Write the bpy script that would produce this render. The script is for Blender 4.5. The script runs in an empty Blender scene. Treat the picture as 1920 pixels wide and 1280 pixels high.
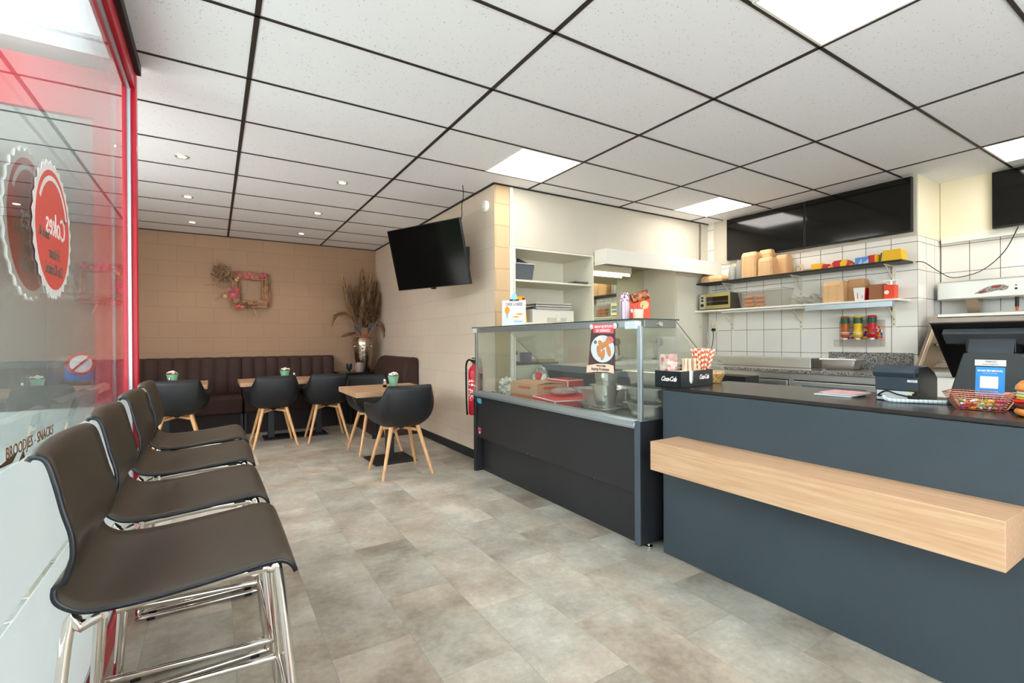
import bpy, bmesh, math, random
from mathutils import Vector, Matrix
C = bpy.context.scene.collection
R = random.Random(7)
PI = math.pi
H = 1.17                                     # eye height of the camera above the floor
CZ = 2.61                                    # ceiling height

# ------------------------------------------------------------------ camera, sky, exposure
f, yaw, pitch, roll = 897.4, .5572, -.0026, .006
cd = bpy.data.cameras.new('camera'); cam = bpy.data.objects.new('camera', cd); C.objects.link(cam)
cd.sensor_width = 36; cd.lens = f/1920*36; cd.clip_start = .02
rt = Vector((math.cos(yaw), -math.sin(yaw), 0)); fw = Vector((math.sin(yaw), math.cos(yaw), 0)); up = Vector((0, 0, 1))
F = fw*math.cos(pitch)+up*math.sin(pitch); U = up*math.cos(pitch)-fw*math.sin(pitch)
R3 = rt*math.cos(roll)-U*math.sin(roll); U3 = rt*math.sin(roll)+U*math.cos(roll)
M3 = Matrix((R3, U3, -F)).transposed().to_4x4(); M3.translation = (0, 0, H); cam.matrix_world = M3
bpy.context.scene.camera = cam
sc = bpy.context.scene
sc.view_settings.view_transform = 'Standard'; sc.view_settings.look = 'None'
sc.view_settings.gamma = 1; sc.view_settings.use_curve_mapping = False
sc.view_settings.exposure = 0.78
sc.cycles.max_bounces = 8; sc.cycles.diffuse_bounces = 5; sc.cycles.glossy_bounces = 4
sc.cycles.transmission_bounces = 6; sc.cycles.transparent_max_bounces = 16
sc.cycles.use_denoising = True; sc.cycles.sample_clamp_indirect = 4; sc.cycles.caustics_reflective = False; sc.cycles.caustics_refractive = False
W = bpy.data.worlds.new('sky'); sc.world = W; W.use_nodes = True
bg = W.node_tree.nodes['Background']; bg.inputs[0].default_value = (.87, .94, 1, 1); bg.inputs[1].default_value = 5.0
sun = bpy.data.lights.new('sun', 'SUN'); sun.energy = 14; sun.angle = .02; sun.color = (1, .98, .95)
so = bpy.data.objects.new('sun', sun); C.objects.link(so); so.rotation_euler = Vector((-.62, -.25, -.74)).to_track_quat('-Z', 'Y').to_euler()
PANEL = 7.5                                 # strength of the ceiling light panels
SPOT = 9.0                                   # watts of the small downlights

# ------------------------------------------------------------------ materials
def lin(c):
    return tuple(((v/255)/12.92 if v/255 <= .04045 else ((v/255+.055)/1.055)**2.4) for v in c)+(1,)
MATS = {}
def mat(name, col, rough=.5, metal=0, bump=0, bscale=60, var=0, vscale=8, trans=0, emit=0, spec=.5, alpha=1, coat=0, stretch=(1, 1, 1), bdist=.002, ior=1.45, sub=0):
    if name in MATS: return MATS[name]
    m = bpy.data.materials.new(name); m.use_nodes = True; MATS[name] = m
    nt = m.node_tree; b = nt.nodes['Principled BSDF']; c = lin(col)
    b.inputs['Base Color'].default_value = c; b.inputs['Roughness'].default_value = rough; b.inputs['Metallic'].default_value = metal
    b.inputs['Specular IOR Level'].default_value = spec; b.inputs['Transmission Weight'].default_value = trans; b.inputs['IOR'].default_value = ior
    b.inputs['Coat Weight'].default_value = coat; b.inputs['Alpha'].default_value = alpha
    if sub: b.inputs['Subsurface Weight'].default_value = sub
    if emit: b.inputs['Emission Color'].default_value = c; b.inputs['Emission Strength'].default_value = emit
    if var or bump:
        tc = nt.nodes.new('ShaderNodeTexCoord'); mp = nt.nodes.new('ShaderNodeMapping'); mp.inputs['Scale'].default_value = stretch
        nt.links.new(tc.outputs['Object'], mp.inputs[0])
    if var:
        n = nt.nodes.new('ShaderNodeTexNoise'); n.inputs['Scale'].default_value = vscale; n.inputs['Detail'].default_value = 6
        nt.links.new(mp.outputs[0], n.inputs[0])
        r = nt.nodes.new('ShaderNodeValToRGB'); r.color_ramp.elements[0].position = .3; r.color_ramp.elements[1].position = .7
        r.color_ramp.elements[0].color = tuple(v*(1-var) for v in c[:3])+(1,); r.color_ramp.elements[1].color = tuple(min(1, v*(1+var)) for v in c[:3])+(1,)
        nt.links.new(n.outputs[0], r.inputs[0]); nt.links.new(r.outputs[0], b.inputs['Base Color'])
    if bump:
        n = nt.nodes.new('ShaderNodeTexNoise'); n.inputs['Scale'].default_value = bscale; n.inputs['Detail'].default_value = 4
        nt.links.new(mp.outputs[0], n.inputs[0])
        bp = nt.nodes.new('ShaderNodeBump'); bp.inputs['Strength'].default_value = bump; bp.inputs['Distance'].default_value = bdist
        nt.links.new(n.outputs[0], bp.inputs['Height']); nt.links.new(bp.outputs[0], b.inputs['Normal'])
    return m
def N(nt, t, **k):
    n = nt.nodes.new(t)
    for a, v in k.items():
        if a == 'op': n.operation = v
        else: n.inputs[int(a[1:])].default_value = v
    return n
def link(nt, a, b): nt.links.new(a, b)
def mathn(nt, op, a, b=None):
    n = nt.nodes.new('ShaderNodeMath'); n.operation = op
    for i, v in enumerate((a, b)):
        if v is None: continue
        if isinstance(v, (int, float)): n.inputs[i].default_value = v
        else: nt.links.new(v, n.inputs[i])
    return n.outputs[0]
def worldpos(nt):
    g = nt.nodes.new('ShaderNodeNewGeometry'); s = nt.nodes.new('ShaderNodeSeparateXYZ'); nt.links.new(g.outputs['Position'], s.inputs[0]); return g.outputs['Position'], s.outputs

def mat_floor():
    m = bpy.data.materials.new('vinyl_stone_tiles'); m.use_nodes = True; nt = m.node_tree; b = nt.nodes['Principled BSDF']
    pos, (x, y, z) = worldpos(nt)
    r0 = mathn(nt, 'DIVIDE', mathn(nt, 'SUBTRACT', x, .36), .3); row = mathn(nt, 'FLOOR', r0); fx = mathn(nt, 'FRACT', r0)
    u0 = mathn(nt, 'ADD', mathn(nt, 'DIVIDE', mathn(nt, 'SUBTRACT', y, .04), .6), mathn(nt, 'MULTIPLY', row, .5)); idx = mathn(nt, 'FLOOR', u0); fy = mathn(nt, 'FRACT', u0)
    cv = nt.nodes.new('ShaderNodeCombineXYZ'); link(nt, row, cv.inputs[0]); link(nt, idx, cv.inputs[1])
    wn = nt.nodes.new('ShaderNodeTexWhiteNoise'); wn.noise_dimensions = '3D'; link(nt, cv.outputs[0], wn.inputs[0])
    off = nt.nodes.new('ShaderNodeVectorMath'); off.operation = 'SCALE'; off.inputs['Scale'].default_value = 40; link(nt, wn.outputs['Color'], off.inputs[0])
    add = nt.nodes.new('ShaderNodeVectorMath'); add.operation = 'ADD'; link(nt, pos, add.inputs[0]); link(nt, off.outputs[0], add.inputs[1])
    mp = nt.nodes.new('ShaderNodeMapping'); mp.inputs['Scale'].default_value = (1, 1.0, 1); link(nt, add.outputs[0], mp.inputs[0])
    n1 = N(nt, 'ShaderNodeTexNoise'); n1.inputs['Scale'].default_value = 3.2; n1.inputs['Detail'].default_value = 8; n1.inputs['Roughness'].default_value = .62; link(nt, mp.outputs[0], n1.inputs[0])
    n2 = N(nt, 'ShaderNodeTexNoise'); n2.inputs['Scale'].default_value = 38; n2.inputs['Detail'].default_value = 8; n2.inputs['Roughness'].default_value = .7; link(nt, mp.outputs[0], n2.inputs[0])
    t = mathn(nt, 'ADD', mathn(nt, 'ADD', mathn(nt, 'MULTIPLY', n1.outputs[0], .95), mathn(nt, 'MULTIPLY', n2.outputs[0], .38)), mathn(nt, 'ADD', mathn(nt, 'MULTIPLY', wn.outputs['Value'], .11), .03))
    rp = nt.nodes.new('ShaderNodeValToRGB'); e = rp.color_ramp.elements
    e[0].position = .52; e[0].color = lin((136, 124, 112)); e[1].position = .95; e[1].color = lin((206, 199, 186))
    k = e.new(.72); k.color = lin((170, 161, 148)); k = e.new(.82); k.color = lin((184, 176, 163))
    link(nt, t, rp.inputs[0])
    # tiles lean to warm or cool
    mx = nt.nodes.new('ShaderNodeMixRGB'); mx.blend_type = 'MULTIPLY'; mx.inputs[0].default_value = 1
    tr = nt.nodes.new('ShaderNodeValToRGB'); tr.color_ramp.elements[0].color = (.97, 1.0, 1.0, 1); tr.color_ramp.elements[1].color = (1.0, .94, .885, 1); tr.color_ramp.elements[0].position = .42; tr.color_ramp.elements[1].position = .6
    n3 = N(nt, 'ShaderNodeTexNoise'); n3.inputs['Scale'].default_value = 1.9; n3.inputs['Detail'].default_value = 3; link(nt, mp.outputs[0], n3.inputs[0]); link(nt, n3.outputs[0], tr.inputs[0])
    link(nt, rp.outputs[0], mx.inputs[1]); link(nt, tr.outputs[0], mx.inputs[2])
    # thin joints
    ex = mathn(nt, 'MINIMUM', fx, mathn(nt, 'SUBTRACT', 1, fx)); ey = mathn(nt, 'MINIMUM', fy, mathn(nt, 'SUBTRACT', 1, fy))
    d = mathn(nt, 'MINIMUM', mathn(nt, 'MULTIPLY', ex, .3), mathn(nt, 'MULTIPLY', ey, .6))
    j = mathn(nt, 'LESS_THAN', d, .0011)
    mj = nt.nodes.new('ShaderNodeMixRGB'); mj.inputs[2].default_value = lin((128, 121, 112)); link(nt, mathn(nt, 'MULTIPLY', j, .55), mj.inputs[0]); link(nt, mx.outputs[0], mj.inputs[1])
    link(nt, mj.outputs[0], b.inputs['Base Color']); b.inputs['Roughness'].default_value = .42; b.inputs['Specular IOR Level'].default_value = .45
    rr = mathn(nt, 'ADD', mathn(nt, 'MULTIPLY', n2.outputs[0], .25), .28); link(nt, rr, b.inputs['Roughness'])
    bp = nt.nodes.new('ShaderNodeBump'); bp.inputs['Strength'].default_value = .12; bp.inputs['Distance'].default_value = .002; link(nt, n2.outputs[0], bp.inputs['Height']); link(nt, bp.outputs[0], b.inputs['Normal'])
    return m
def mat_brick(name, c1, c2, mortar, bw, rh, msize, ax, off=.5, ox=0, oz=0, rough=.8, bump=.3, noise=.5, spec=.3):
    """courses of blocks or tiles; ax = horizontal world axis"""
    m = bpy.data.materials.new(name); m.use_nodes = True; nt = m.node_tree; b = nt.nodes['Principled BSDF']
    pos, s = worldpos(nt); cv = nt.nodes.new('ShaderNodeCombineXYZ')
    link(nt, mathn(nt, 'SUBTRACT', s[0 if ax == 'x' else 1], ox), cv.inputs[0]); link(nt, mathn(nt, 'SUBTRACT', s[2], oz), cv.inputs[1])
    br = nt.nodes.new('ShaderNodeTexBrick'); br.offset = off; br.inputs['Scale'].default_value = 1; br.inputs['Mortar Size'].default_value = msize
    br.inputs['Brick Width'].default_value = bw; br.inputs['Row Height'].default_value = rh; br.inputs['Mortar Smooth'].default_value = .3
    br.inputs['Color1'].default_value = lin(c1); br.inputs['Color2'].default_value = lin(c2); br.inputs['Mortar'].default_value = lin(mortar)
    link(nt, cv.outputs[0], br.inputs[0])
    n = nt.nodes.new('ShaderNodeTexNoise'); n.inputs['Scale'].default_value = 45; n.inputs['Detail'].default_value = 5; link(nt, pos, n.inputs[0])
    mx = nt.nodes.new('ShaderNodeMixRGB'); mx.blend_type = 'MULTIPLY'; mx.inputs[0].default_value = noise
    n4 = nt.nodes.new('ShaderNodeTexNoise'); n4.inputs['Scale'].default_value = 3; n4.inputs['Detail'].default_value = 4; link(nt, pos, n4.inputs[0])
    rp = nt.nodes.new('ShaderNodeValToRGB'); rp.color_ramp.elements[0].color = (.86, .86, .86, 1); rp.color_ramp.elements[1].color = (1.05, 1.05, 1.05, 1); link(nt, n4.outputs[0], rp.inputs[0])
    link(nt, br.outputs['Color'], mx.inputs[1]); link(nt, rp.outputs[0], mx.inputs[2]); link(nt, mx.outputs[0], b.inputs['Base Color'])
    h = mathn(nt, 'SUBTRACT', mathn(nt, 'MULTIPLY', n.outputs[0], .35 if rough > .5 else .02), br.outputs['Fac'])
    bp = nt.nodes.new('ShaderNodeBump'); bp.inputs['Strength'].default_value = bump; bp.inputs['Distance'].default_value = .004
    link(nt, h, bp.inputs['Height']); link(nt, bp.outputs[0], b.inputs['Normal'])
    b.inputs['Roughness'].default_value = rough; b.inputs['Specular IOR Level'].default_value = spec
    return m
def mat_ceiling():
    m = bpy.data.materials.new('mineral_ceiling_board'); m.use_nodes = True; nt = m.node_tree; b = nt.nodes['Principled BSDF']
    pos, s = worldpos(nt)
    v = nt.nodes.new('ShaderNodeTexVoronoi'); v.inputs['Scale'].default_value = 100; link(nt, pos, v.inputs[0])
    wn = nt.nodes.new('ShaderNodeSeparateColor'); link(nt, v.outputs['Color'], wn.inputs[0])
    n = nt.nodes.new('ShaderNodeTexNoise'); n.inputs['Scale'].default_value = 6; link(nt, pos, n.inputs[0])
    sp = mathn(nt, 'MULTIPLY', mathn(nt, 'LESS_THAN', v.outputs['Distance'], mathn(nt, 'MULTIPLY', wn.outputs[1], .24)), mathn(nt, 'GREATER_THAN', wn.outputs[0], mathn(nt, 'SUBTRACT', 1.05, mathn(nt, 'MULTIPLY', n.outputs[0], .8))))
    mx = nt.nodes.new('ShaderNodeMixRGB'); mx.inputs[1].default_value = lin((242, 242, 245)); mx.inputs[2].default_value = lin((105, 98, 92)); link(nt, sp, mx.inputs[0])
    link(nt, mx.outputs[0], b.inputs['Base Color']); b.inputs['Roughness'].default_value = .95; b.inputs['Specular IOR Level'].default_value = .1
    return m
def mat_wood(name, c1, c2, ax=1, scale=9, rough=.45, plank=0):
    if name in MATS: return MATS[name]
    m = bpy.data.materials.new(name); m.use_nodes = True; nt = m.node_tree; b = nt.nodes['Principled BSDF']; MATS[name] = m
    tc = nt.nodes.new('ShaderNodeTexCoord'); mp = nt.nodes.new('ShaderNodeMapping'); s = [scale*9]*3; s[ax] = scale*.35; mp.inputs['Scale'].default_value = s
    link(nt, tc.outputs['Object'], mp.inputs[0])
    n = nt.nodes.new('ShaderNodeTexNoise'); n.inputs['Scale'].default_value = 1; n.inputs['Detail'].default_value = 6; n.inputs['Roughness'].default_value = .6; link(nt, mp.outputs[0], n.inputs[0])
    rp = nt.nodes.new('ShaderNodeValToRGB'); rp.color_ramp.elements[0].position = .35; rp.color_ramp.elements[1].position = .65
    rp.color_ramp.elements[0].color = lin(c1); rp.color_ramp.elements[1].color = lin(c2); link(nt, n.outputs[0], rp.inputs[0])
    last = rp.outputs[0]
    if plank:
        sx = nt.nodes.new('ShaderNodeSeparateXYZ'); link(nt, tc.outputs['Object'], sx.inputs[0])
        pr = mathn(nt, 'FLOOR', mathn(nt, 'DIVIDE', sx.outputs[1], plank)); wn = nt.nodes.new('ShaderNodeTexWhiteNoise'); wn.noise_dimensions = '1D'; link(nt, pr, wn.inputs['W'])
        mx = nt.nodes.new('ShaderNodeMixRGB'); mx.blend_type = 'MULTIPLY'; mx.inputs[0].default_value = 1; r2 = nt.nodes.new('ShaderNodeValToRGB'); r2.color_ramp.elements[0].color = (.78, .75, .72, 1); link(nt, wn.outputs['Value'], r2.inputs[0])
        link(nt, last, mx.inputs[1]); link(nt, r2.outputs[0], mx.inputs[2]); last = mx.outputs[0]
    link(nt, last, b.inputs['Base Color']); b.inputs['Roughness'].default_value = rough
    return m
def mat_stripes(name, cols, freq, dirv=(0, 0, 1), rough=.5, sharp=True):
    """banded colours along an object-space direction"""
    if name in MATS: return MATS[name]
    m = bpy.data.materials.new(name); m.use_nodes = True; nt = m.node_tree; b = nt.nodes['Principled BSDF']; MATS[name] = m
    tc = nt.nodes.new('ShaderNodeTexCoord'); d = nt.nodes.new('ShaderNodeVectorMath'); d.operation = 'DOT_PRODUCT'; d.inputs[1].default_value = dirv; link(nt, tc.outputs['Object'], d.inputs[0])
    oi = nt.nodes.new('ShaderNodeObjectInfo'); fr = mathn(nt, 'FRACT', mathn(nt, 'ADD', mathn(nt, 'MULTIPLY', d.outputs['Value'], freq), oi.outputs['Random'])); rp = nt.nodes.new('ShaderNodeValToRGB'); rp.color_ramp.interpolation = 'CONSTANT' if sharp else 'LINEAR'
    e = rp.color_ramp.elements; e[0].color = lin(cols[0]); e[1].color = lin(cols[-1]); e[1].position = (len(cols)-1)/len(cols)
    for i in range(1, len(cols)-1): k = e.new(i/len(cols)); k.color = lin(cols[i])
    link(nt, fr, rp.inputs[0]); link(nt, rp.outputs[0], b.inputs['Base Color']); b.inputs['Roughness'].default_value = rough
    return m
def mat_pattern(name, cols, scale=60, rough=.5, alpha=1):
    """small random patches of several colours"""
    if name in MATS: return MATS[name]
    m = bpy.data.materials.new(name); m.use_nodes = True; nt = m.node_tree; b = nt.nodes['Principled BSDF']; MATS[name] = m
    tc = nt.nodes.new('ShaderNodeTexCoord'); v = nt.nodes.new('ShaderNodeTexVoronoi'); v.inputs['Scale'].default_value = scale; link(nt, tc.outputs['Object'], v.inputs[0])
    s = nt.nodes.new('ShaderNodeSeparateColor'); link(nt, v.outputs['Color'], s.inputs[0]); rp = nt.nodes.new('ShaderNodeValToRGB'); rp.color_ramp.interpolation = 'CONSTANT'
    e = rp.color_ramp.elements; e[0].color = lin(cols[0]); e[1].color = lin(cols[-1]); e[1].position = (len(cols)-1)/len(cols)
    for i in range(1, len(cols)-1): k = e.new(i/len(cols)); k.color = lin(cols[i])
    link(nt, s.outputs[0], rp.inputs[0]); link(nt, rp.outputs[0], b.inputs['Base Color']); b.inputs['Roughness'].default_value = rough; b.inputs['Alpha'].default_value = alpha
    return m
def mat_glass(name, tint=(1, 1, 1), ior=1.5, haze=0, hazecol=(1, 1, 1), boost=1.0):
    """thin pane: clear where seen head-on, mirror-like at a slant; haze = translucent dirt or frosting"""
    if name in MATS: return MATS[name]
    m = bpy.data.materials.new(name); m.use_nodes = True; nt = m.node_tree; MATS[name] = m
    nt.nodes.remove(nt.nodes['Principled BSDF']); out = nt.nodes['Material Output']
    tr = nt.nodes.new('ShaderNodeBsdfTransparent'); tr.inputs[0].default_value = tint+(1,)
    gl = nt.nodes.new('ShaderNodeBsdfGlossy'); gl.inputs['Roughness'].default_value = .0; fr = nt.nodes.new('ShaderNodeFresnel'); fr.inputs[0].default_value = ior
    ge = nt.nodes.new('ShaderNodeNewGeometry'); link(nt, mathn(nt, 'ADD', ior, mathn(nt, 'MULTIPLY', ge.outputs['Backfacing'], 1/ior-ior)), fr.inputs[0])
    base = tr.outputs[0]
    if haze:
        df = nt.nodes.new('ShaderNodeBsdfDiffuse'); df.inputs[0].default_value = hazecol+(1,); tl = nt.nodes.new('ShaderNodeBsdfTranslucent'); tl.inputs[0].default_value = hazecol+(1,)
        m1 = nt.nodes.new('ShaderNodeMixShader'); m1.inputs[0].default_value = .5; link(nt, df.outputs[0], m1.inputs[1]); link(nt, tl.outputs[0], m1.inputs[2])
        m2 = nt.nodes.new('ShaderNodeMixShader'); m2.inputs[0].default_value = haze; link(nt, base, m2.inputs[1]); link(nt, m1.outputs[0], m2.inputs[2]); base = m2.outputs[0]
    mx = nt.nodes.new('ShaderNodeMixShader'); link(nt, mathn(nt, 'MULTIPLY', fr.outputs[0], boost), mx.inputs[0]); link(nt, base, mx.inputs[1]); link(nt, gl.outputs[0], mx.inputs[2])
    link(nt, mx.outputs[0], out.inputs[0]); return m

# ------------------------------------------------------------------ shape builder
class MB:
    def __init__(s): s.v = []; s.f = []; s.sm = []
    def add(s, vs, fs, sm=False):
        o = len(s.v); s.v += [tuple(p) for p in vs]; s.f += [[i+o for i in q] for q in fs]; s.sm += [sm]*len(fs); return s
    def box(s, x0, x1, y0, y1, z0, z1):
        return s.add([(x0, y0, z0), (x1, y0, z0), (x1, y1, z0), (x0, y1, z0), (x0, y0, z1), (x1, y0, z1), (x1, y1, z1), (x0, y1, z1)],
                     [(0, 3, 2, 1), (4, 5, 6, 7), (0, 1, 5, 4), (1, 2, 6, 5), (2, 3, 7, 6), (3, 0, 4, 7)])
    def hexa(s, b, t):
        return s.add(list(b)+list(t), [(0, 3, 2, 1), (4, 5, 6, 7), (0, 1, 5, 4), (1, 2, 6, 5), (2, 3, 7, 6), (3, 0, 4, 7)])
    def taper(s, cx, cy, z0, z1, a0, b0, a1, b1):
        q = lambda a, b, z: [(cx-a/2, cy-b/2, z), (cx+a/2, cy-b/2, z), (cx+a/2, cy+b/2, z), (cx-a/2, cy+b/2, z)]
        return s.hexa(q(a0, b0, z0), q(a1, b1, z1))
    def prism(s, poly, ax, a0, a1):
        n = len(poly)
        mk = {'x': lambda p, a: (a, p[0], p[1]), 'y': lambda p, a: (p[0], a, p[1]), 'z': lambda p, a: (p[0], p[1], a)}[ax]
        vs = [mk(p, a0) for p in poly]+[mk(p, a1) for p in poly]
        return s.add(vs, [tuple(range(n))[::-1], tuple(range(n, 2*n))]+[(i, (i+1) % n, n+(i+1) % n, n+i) for i in range(n)])
    def cyl(s, p, q, r1, r2=None, n=12, caps=True):
        return s.tube([p, q], [r1, r1 if r2 is None else r2], n, caps=caps)
    def tube(s, pts, r, n=8, closed=False, caps=True):
        pts = [Vector(p) for p in pts]; k = len(pts); rs = r if isinstance(r, (list, tuple)) else [r]*k
        T = []
        for i in range(k):
            a = pts[(i-1) % k] if (i or closed) else pts[i]; b = pts[(i+1) % k] if (i < k-1 or closed) else pts[i]; T.append((b-a).normalized())
        u = T[0].orthogonal().normalized(); vs = []
        for i in range(k):
            u = (u-T[i]*u.dot(T[i])); u = u.normalized() if u.length > 1e-6 else T[i].orthogonal().normalized(); w = T[i].cross(u)
            vs += [pts[i]+(u*math.cos(2*PI*j/n)+w*math.sin(2*PI*j/n))*rs[i] for j in range(n)]
        fs = [(i*n+j, i*n+(j+1) % n, ((i+1) % k)*n+(j+1) % n, ((i+1) % k)*n+j) for i in range(k if closed else k-1) for j in range(n)]
        s.add(vs, fs, True)
        if caps and not closed:
            o = len(s.v)-k*n; s.f += [[o+j for j in range(n)][::-1], [o+(k-1)*n+j for j in range(n)]]; s.sm += [False, False]
        return s
    def lathe(s, prof, c=(0, 0, 0), n=24, sx=1, sy=1, cap=True):
        vs = [(c[0]+r*math.cos(2*PI*j/n)*sx, c[1]+r*math.sin(2*PI*j/n)*sy, c[2]+z) for r, z in prof for j in range(n)]; k = len(prof)
        s.add(vs, [(i*n+j, i*n+(j+1) % n, (i+1)*n+(j+1) % n, (i+1)*n+j) for i in range(k-1) for j in range(n)], True)
        o = len(s.v)-k*n
        if cap and prof[0][0] > 1e-5: s.f.append([o+j for j in range(n)][::-1]); s.sm.append(False)
        if cap and prof[-1][0] > 1e-5: s.f.append([o+(k-1)*n+j for j in range(n)]); s.sm.append(False)
        return s
    def ball(s, c, rx, ry=None, rz=None, n=10, m=6):
        ry = ry or rx; rz = rz or rx
        return s.lathe([(max(1e-6, math.sin(PI*i/m)), -math.cos(PI*i/m)*rz) for i in range(m+1)], c, n, rx, ry)
    def rot(s, a, c=(0, 0), i0=0):
        ca, sa = math.cos(a), math.sin(a)
        for i in range(i0, len(s.v)):
            x, y, z = s.v[i]; x -= c[0]; y -= c[1]; s.v[i] = (c[0]+x*ca-y*sa, c[1]+x*sa+y*ca, z)
        return s
    def xf(s, M, i0=0):
        for i in range(i0, len(s.v)): s.v[i] = tuple(M @ Vector(s.v[i]))
        return s
def rootloc(o):
    v = Vector((0, 0, 0))
    while o: v += o.location; o = o.parent
    return v
def obj(name, mb, m, parent=None, bevel=0, seg=2, smooth=False, solid=0, sub=0, fix=True, origin=None, rim=None):
    me = bpy.data.meshes.new(name); off = rootloc(parent) if parent else Vector((0, 0, 0))
    if not parent:
        xs, ys, zs = zip(*mb.v); off = Vector(origin) if origin else Vector(((min(xs)+max(xs))/2, (min(ys)+max(ys))/2, min(zs)))
    me.from_pydata([(x-off.x, y-off.y, z-off.z) for x, y, z in mb.v], [], mb.f)
    me.polygons.foreach_set('use_smooth', [True if smooth else q for q in mb.sm])
    if fix:
        b = bmesh.new(); b.from_mesh(me); bmesh.ops.remove_doubles(b, verts=b.verts, dist=1e-6); bmesh.ops.recalc_face_normals(b, faces=b.faces); b.to_mesh(me); b.free()
    if smooth or any(mb.sm): me.set_sharp_from_angle(angle=math.radians(50))
    me.materials.append(m); o = bpy.data.objects.new(name, me); C.objects.link(o)
    if parent: o.parent = parent
    else: o.location = off
    if solid: q = o.modifiers.new('solid', 'SOLIDIFY'); q.thickness = solid; q.offset = 0
    if solid and rim: me.materials.append(rim); q.material_offset_rim = 1
    if sub: q = o.modifiers.new('sub', 'SUBSURF'); q.levels = sub; q.render_levels = sub
    if bevel: q = o.modifiers.new('bevel', 'BEVEL'); q.width = bevel; q.segments = seg; q.limit_method = 'ANGLE'; q.harden_normals = False
    return o
def thing(name, label, cat, loc=(0, 0, 0), group=None):
    o = bpy.data.objects.new(name, None); C.objects.link(o); o.location = loc; o.empty_display_size = .1
    return tag(o, label, cat, group)
def tag(o, label, cat, group=None):
    o['label'] = label; o['category'] = cat
    if group: o['group'] = group
    return o
def struct(name, mb, m, **k):
    o = obj(name, mb, m, origin=(0, 0, 0), **k); o['kind'] = 'structure'; return o
def kids(o): return [c for c in bpy.data.objects if c.parent == o]
def dup(root, loc, rz=None, label=None):
    def cp(o, par):
        c = o.copy(); C.objects.link(c); c.parent = par
        for k in kidmap.get(o, ()): cp(k, c)
        return c
    kidmap = {}
    for k in bpy.data.objects:
        if k.parent: kidmap.setdefault(k.parent, []).append(k)
    r = cp(root, None); r.location = loc
    if rz is not None: r.rotation_euler.z = rz
    if label: r['label'] = label
    return r
def text(name, s, size, M, m, parent, align='CENTER', squash=1.0, depth=.0006, bold=0, spacing=1.0):
    """lettering: local x = reading direction, local z = out of the sign, placed by matrix M (world)"""
    cu = bpy.data.curves.new(name, 'FONT'); cu.body = s; cu.size = size; cu.align_x = align; cu.align_y = 'CENTER'; cu.extrude = depth; cu.offset = bold; cu.space_character = spacing; cu.resolution_u = 2
    o = bpy.data.objects.new(name, cu); C.objects.link(o); bpy.context.view_layer.update()
    me = bpy.data.meshes.new_from_object(o.evaluated_get(bpy.context.evaluated_depsgraph_get())); bpy.data.objects.remove(o)
    off = rootloc(parent); me.transform(Matrix.Translation(-off) @ M @ Matrix.Diagonal((squash, 1, 1, 1))); me.materials.clear(); me.materials.append(m); me.name = name
    q = bpy.data.objects.new(name, me); C.objects.link(q); q.parent = parent; return q
def frame3(o, x, y):
    x = Vector(x).normalized(); y = Vector(y); y = (y-x*y.dot(x)).normalized(); z = x.cross(y)
    M = Matrix((x, y, z)).transposed().to_4x4(); M.translation = o; return M
def catmull(pts, k, closed=False):
    pts = [Vector(p) for p in pts]; n = len(pts); out = []
    for i in range(n if closed else n-1):
        g = lambda j: pts[j % n] if closed else pts[max(0, min(n-1, j))]
        a, b, c, d = g(i-1), g(i), g(i+1), g(i+2)
        for j in range(k):
            t = j/k; out.append(.5*((2*b)+(c-a)*t+(2*a-5*b+4*c-d)*t*t+(3*b-a-3*c+d)*t*t*t))
    if not closed: out.append(pts[-1])
    return out
# ------------------------------------------------------------------ shared materials
white = mat('white_paint', (202, 194, 178), .55, var=.03, vscale=3)
whitelam = mat('white_laminate', (236, 232, 222), .4)
black = mat('black_plastic', (22, 22, 24), .45)
blackmetal = mat('black_powder_coat', (30, 32, 36), .5, bump=.1, bscale=300)
navy = mat('navy_laminate', (55, 66, 74), .42, var=.08, vscale=3, bump=.03, bscale=200)
caseblack = mat('case_black_laminate', (36, 37, 40), .38, var=.08, vscale=4)
alu = mat('brushed_aluminium', (176, 188, 194), .32, .85)
steel = mat('stainless_steel', (222, 219, 212), .34, 1, bump=.05, bscale=40, stretch=(1, 8, 1))
chrome = mat('chrome', (214, 208, 200), .09, 1)
red = mat('red_lacquer', (200, 18, 44), .3)
rubber = mat('black_rubber', (18, 18, 18), .8)
barm = mat('dark_ceiling_bar', (46, 38, 33), .6)
blockwall = mat_brick('painted_blockwork', (172, 140, 113), (169, 137, 110), (158, 128, 102), .4, .2, .004, 'x', bump=.3, oz=.03)
blockwall_y = mat_brick('painted_blockwork_side', (222, 204, 184), (219, 201, 181), (210, 192, 172), .4, .2, .004, 'y', bump=.3, oz=.03)
blockend = mat_brick('painted_blockwork_end', (206, 176, 138), (202, 171, 132), (186, 155, 118), .4, .2, .005, 'x', bump=.5, oz=.03)  # wall end, warm kitchen light put into its colour
tile_y = mat_brick('white_wall_tiles', (246, 241, 232), (240, 235, 225), (70, 66, 62), .2, .25, .0026, 'y', off=0, ox=.083, oz=.022, rough=.22, bump=.12, spec=.5)
tile_x = mat_brick('white_wall_tiles_return', (246, 241, 232), (240, 235, 225), (70, 66, 62), .2, .25, .0026, 'x', off=0, ox=.07, oz=.022, rough=.22, bump=.12, spec=.5)

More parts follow.
